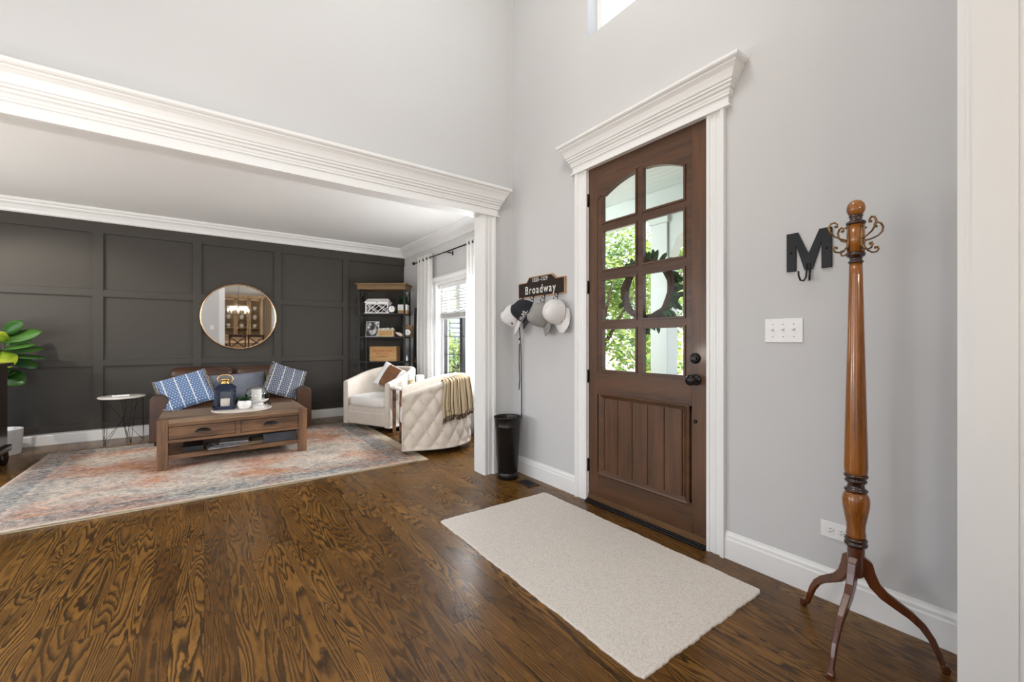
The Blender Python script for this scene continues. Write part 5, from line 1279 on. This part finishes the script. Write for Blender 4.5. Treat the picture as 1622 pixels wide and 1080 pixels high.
# shelf .858
crt = thing('wooden_crate', 'pine wooden crate with faded red stamped lettering on lower shelf', 'crate', on_shelf(lx(607), .15, S3), -YAW)
cb_ = MB(); cb_.box(-.205, .205, -.11, -.098, .0, .225); cb_.box(-.205, .205, .098, .11, .0, .225); cb_.box(-.205, -.192, -.098, .098, 0, .225); cb_.box(.192, .205, -.098, .098, 0, .225); cb_.box(-.192, .192, -.098, .098, 0, .012)
cb_.build('box', 'cratewood', crt, bevel=.002)
rnd = random.Random(8); ink = MB()
for (zc, xw, n_) in ((.158, .145, 13), (.115, .09, 8)):
    for i in range(n_):
        x = -xw+2*xw*i/(n_-1)-.01; c = rnd.randint(0, 3)
        ink.box(x-.008, x-.004, -.1118, -.1095, zc-.013, zc+.013)
        if c in (0, 2): ink.box(x-.008, x+.007, -.1118, -.1095, zc+.009, zc+.013)
        if c in (1, 2): ink.box(x-.008, x+.007, -.1118, -.1095, zc-.013, zc-.009)
        if c != 1: ink.box(x+.003, x+.007, -.1118, -.1095, zc-.013, zc+.013)
        ink.box(x-.006, x+.005, -.1118, -.1095, zc-.002, zc+.002)
plabel(ink.build('stamped_lettering', 'redink', crt), 'faded red stamped marks')
ink = MB()
for i in range(11): x = -.07+.0125*i; ink.box(x, x+.003, -.1118, -.1095, .070, .082); ink.box(x, x+.009, -.1118, -.1095, .070, .073)
plabel(ink.build('stamped_lettering', 'blackink', crt), 'small dark stamped line')
gb = thing('beaded_bottle', 'dark green beaded bottle left of the crate', 'bottle', on_shelf(lx(582.5), .12, S3), -YAW)
l = MB()
for i in range(4): l.sphere((0, 0, .025+.048*i), .022, .022, .026, 14, 10)
l.build('body', plain('dark_green_glass', (.01, .03, .018), .1), gb); MB().lathe([(.007, .19), (.007, .215), (.009, .217), (.009, .222)], n=12).build('neck', 'black', gb)
wv = thing('white_bud_vase', 'tiny white bud vase at right end of lower shelf', 'vase', on_shelf(lx(643.5), .10, S3), -YAW); MB().lathe([(.001,0),(.016,0),(.018,.02),(.014,.05),(.007,.07),(.009,.085),(.006,.085),(.004,.07),(.001,.06)], n=16, cap=False).build('body', 'ceramic', wv)
bk2 = thing('brown_basket', 'brown lidded basket on lowest visible bookcase shelf behind chair', 'basket', on_shelf(lx(600), .15, .493), -YAW)
MB().box(-.17, .17, -.10, .10, 0, .15).build('body', 'shelfwood', bk2, bevel=.01); MB().box(-.175, .175, -.105, .105, .15, .17).build('lid', 'espresso', bk2, bevel=.004)
# dark guitar-like case with wheel leaning between bookcase and curtain
gc = thing('leaning_dark_case', 'tall slim black case leaning on wall between bookcase and curtain', 'case', (2.67, 6.24, 0))
pts = [(-.13, 0), (.07, 0), (.07, .9), (.055, 1.2), (.035, 1.5), (.02, 1.66), (-.01, 1.70), (-.04, 1.66), (-.06, 1.4), (-.11, 1.1), (-.13, .9)]
MB().prism([(y, z_) for y, z_ in pts], 'x', -.0, .07).build('body', 'black', gc, bevel=.01)
wh_ = MB(); wh_.tube([(-.012, -.02+.062*math.cos(2*PI*i/32), .855+.062*math.sin(2*PI*i/32)) for i in range(32)], .006, 8, closed=True)
for i in range(5): a_ = 2*PI*i/5; wh_.cyl((-.012, -.02, .855), (-.012, -.02+.06*math.cos(a_), .855+.06*math.sin(a_)), .0035, n=6)
wh_.cyl((.0, -.02, .855), (-.02, -.02, .855), .014, n=12); plabel(wh_.build('spoked_wheel', 'brass', gc), 'small round spoked wheel')

# --- blinds, curtains, rod
bl = thing('window_blind', 'white horizontal slat blind half raised in living room window', 'blind', (2.815, (hy0+hy1)/2, hz1-.03))
y0, y1 = hy0+.02-(hy0+hy1)/2, hy1-.04-(hy0+hy1)/2
MB().box(-.025, .025, y0, y1, -.035, .028).build('headrail', 'trim', bl)
s_ = MB()
for i in range(9):
    z_ = -.06-i*.042; s_.obox((-.0, y0, z_), (-.0, y1, z_), .048, .0028, (.5, 0, .87))
s_.build('slats', 'blind', bl)
s_ = MB()
for i in range(12): s_.box(-.025, .025, y0, y1, -.465+i*.0055, -.462+i*.0055)
s_.build('stacked_slats', 'blind', bl); MB().box(-.026, .026, y0, y1, -.478, -.465).build('bottom_rail', 'trim', bl)
s_ = MB()
for y in (y0+.1, (y0+y1)/2, y1-.1, y1-.3): s_.cyl((-.027, y, -.03), (-.027, y, -.47), .0015, n=5)
s_.build('ladder_cords', 'wax', bl)
def curtain(label, ya_, yb_, nf, x0=2.665):
    t = thing('window_curtain', label, 'curtain', (x0, (ya_+yb_)/2, 0)); mb = MB(); w_ = (yb_-ya_)
    def fn(u, v):
        z_ = .012+2.433*(1-v); amp = .030*(.8+.2*math.sin(v*3)); return (amp*math.sin(u*2*PI*nf)+.004*math.sin(v*9+u*7), -w_/2+w_*u+.006*math.sin(v*5+u*11), z_)
    mb.grid(fn, 24*nf, 24); mb.build('cloth', 'curtain', t, solid=.002)
    g = MB()
    for i in range(2*nf):
        y = -w_/2+w_*(i+.5)/(2*nf)-.0; g.tube([(.022*math.cos(q), y, 2.385-.0+.022*math.sin(q)) for q in [2*PI*k/16 for k in range(16)]], .003, 6, closed=True)
    g.build('grommets', 'bronze', t); return t
curtain('white curtain panel at left end of window rod beside bookcase', 5.62, 6.10, 4)
curtain('white curtain panel at right end of window rod near opening', 4.14, 4.60, 5)
rd = thing('curtain_rod', 'black curtain rod with round ball finials above the window', 'curtain rod', (2.665, 5.1, 2.385))
MB().cyl((0, -1.15, 0), (0, 1.14, 0), .009, n=12).build('rod', 'bronze', rd)
for y in (-1.17, 1.165): MB().sphere((0, y, 0), .024).cyl((0, y-.02*(1 if y > 0 else -1), 0), (0, y-.035*(1 if y > 0 else -1), 0), .013, n=12).build('finial', 'bronze', rd)
for y in (-1.05, 0.05, 1.06): MB().cyl((0, y, -.012), (.09, y, -.012), .005, n=8).box(.088, .095, y-.015, y+.015, -.04, .02).build('bracket', 'bronze', rd)
MB().cyl((0, .05, -.01), (.0, -.06, -.03), .004, n=8).build('join_screw', 'bronze', rd)

# ================================================================== DINING ROOM (mirror)
hu = thing('dining_hutch', 'tall tan wood glass front hutch, seen in the round mirror', 'cabinet', (1.08, -3.85, 0))
b_ = MB(); b_.box(-.62, .62, -.22, .22, 0, .85); b_.box(-.62, -.56, -.22, .15, .85, 2.2); b_.box(.56, .62, -.22, .15, .85, 2.2); b_.box(-.62, .62, -.24, -.22, .85, 2.2); b_.box(-.23, -.18, -.22, .15, .85, 2.2); b_.box(.18, .23, -.22, .15, .85, 2.2)
b_.build('body', 'hutch', hu); MB().box(-.66, .66, -.25, .2, 2.2, 2.25).box(-.69, .69, -.25, .24, 2.25, 2.30).build('cornice', 'hutch', hu)
for z_ in (1.15, 1.45, 1.78): MB().box(-.56, .56, -.22, .13, z_, z_+.02).build('shelf', 'hutch', hu)
for x in (-.39, 0, .39):
    d_ = MB(); d_.box(x-.17, x-.14, .15, .17, .87, 2.19); d_.box(x+.14, x+.17, .15, .17, .87, 2.19); d_.box(x-.17, x+.17, .15, .17, .87, .93); d_.box(x-.17, x+.17, .15, .17, 2.12, 2.19); d_ = d_.build('door', 'hutch', hu); MB().sphere((x+.15, .18, 1.5), .012, n=10, m=6).build('knob', 'bronze', d_)
rnd = random.Random(6); wh = ['left', 'middle', 'right']; lv = ['lower', 'second', 'third']
for i, x in enumerate((-.39, 0, .39)):
    for jj, z_ in enumerate((1.17, 1.47, 1.80)):
        o = MB().lathe([(.001, 0), (.03, 0), (.035, .01), (.06+.01*(i % 2), .06), (.065, .10), (.05, .12), (.02, .13+.03*(jj % 2)), (.001, .135+.03*(jj % 2))], n=20, cap=False).build('white_dish', 'ceramic'); o.location = (1.08+x, -3.88, z_+.001)
        tag(o, 'white covered dish on %s shelf of hutch, %s bay, seen in mirror' % (lv[jj], wh[i]), 'dish', 'white dishes in the hutch')
dt = thing('dining_table', 'dark wood dining table seen at bottom of round mirror', 'table', (1.0, -1.65, 0)); MB().box(-.55, .55, -.85, .55, .73, .77).build('table_top', 'hutch', dt, bevel=.006)
for x in (-.48, .48):
    for y in (-.78, .48): MB().box(x-.04, x+.04, y-.04, y+.04, 0, .73).build('leg', 'chairwood', dt)
def xchair(label, x, y):
    t = thing('dining_chair', label, 'chair', (x, y, 0), 0, 'dark dining chairs in the mirror')
    MB().box(-.21, .21, -.21, .20, .44, .475).build('seat', 'chairwood', t, bevel=.01)
    for sx_i in (-1, 1):
        MB().obox((sx_i*.19, .20, 0), (sx_i*.19, .20, .46), .035, .035).obox((sx_i*.19, .20, .46), (sx_i*.19, .24, 1.0), .035, .035, (0, 1, 0)).build('leg', 'chairwood', t); MB().obox((sx_i*.19, -.18, 0), (sx_i*.19, -.18, .44), .035, .035).build('leg', 'chairwood', t)
    bk_ = MB(); bk_.box(-.21, .21, .225, .255, .95, 1.02); bk_.box(-.19, .19, .205, .23, .60, .64); bk_.obox((-.18, .215, .64), (.18, .24, .95), .03, .014, (0, 1, 0)).obox((.18, .215, .64), (-.18, .24, .95), .03, .014, (0, 1, 0)); bk_.sphere((0, .228, .795), .03, .012, .03, 12, 8)
    bk_.build('cross_back', 'chairwood', t); return t
xchair('dark cross back dining chair at left in the mirror', .78, -.92); xchair('dark cross back dining chair at right in the mirror', 1.24, -.92)
cz = thing('dining_chandelier', 'ring chandelier with lit candle bulbs seen in mirror', 'chandelier', (.85, -1.6, 1.62))
l = MB(); l.tube([(.26*math.cos(2*PI*i/40), .26*math.sin(2*PI*i/40), 0) for i in range(40)], .010, 8, closed=True); l.build('ring', 'bronze', cz)
l = MB(); l.cyl((0, 0, .35), (0, 0, 1.13), .005, n=8)
for i in range(4): a_ = PI/2*i; l.cyl((.26*math.cos(a_), .26*math.sin(a_), 0), (0, 0, .36), .004, n=6)
l.build('suspension', 'bronze', cz)
for i in range(8):
    a_ = PI/4*i; x, y = .26*math.cos(a_), .26*math.sin(a_); cn = MB().cyl((x, y, .005), (x, y, .10), .012, n=10).build('candle_sleeve', 'wax', cz); MB().sphere((x, y, .125), .013, .013, .026, 10, 8).build('bulb', 'bulb', cn)
t = thing('dining_curtain', 'tan curtain panel beside the hutch, seen in the mirror', 'curtain', (1.90, -3.95, 0)); MB().grid(lambda u, v: (-.10+.2*u, .03*math.sin(u*2*PI*4), .02+2.5*v), 60, 6).build('cloth', 'tan', t, solid=.003)
sp2 = thing('hall_switch_plate', 'white switch plate on grey wall, seen at left in mirror', 'switch', (.18, -.5, 1.22)); MB().box(-.04, .04, 0, .006, -.06, .06).build('plate', 'plate', sp2); MB().box(-.006, .006, .005, .014, -.01, .01).build('toggle', 'plate', sp2)
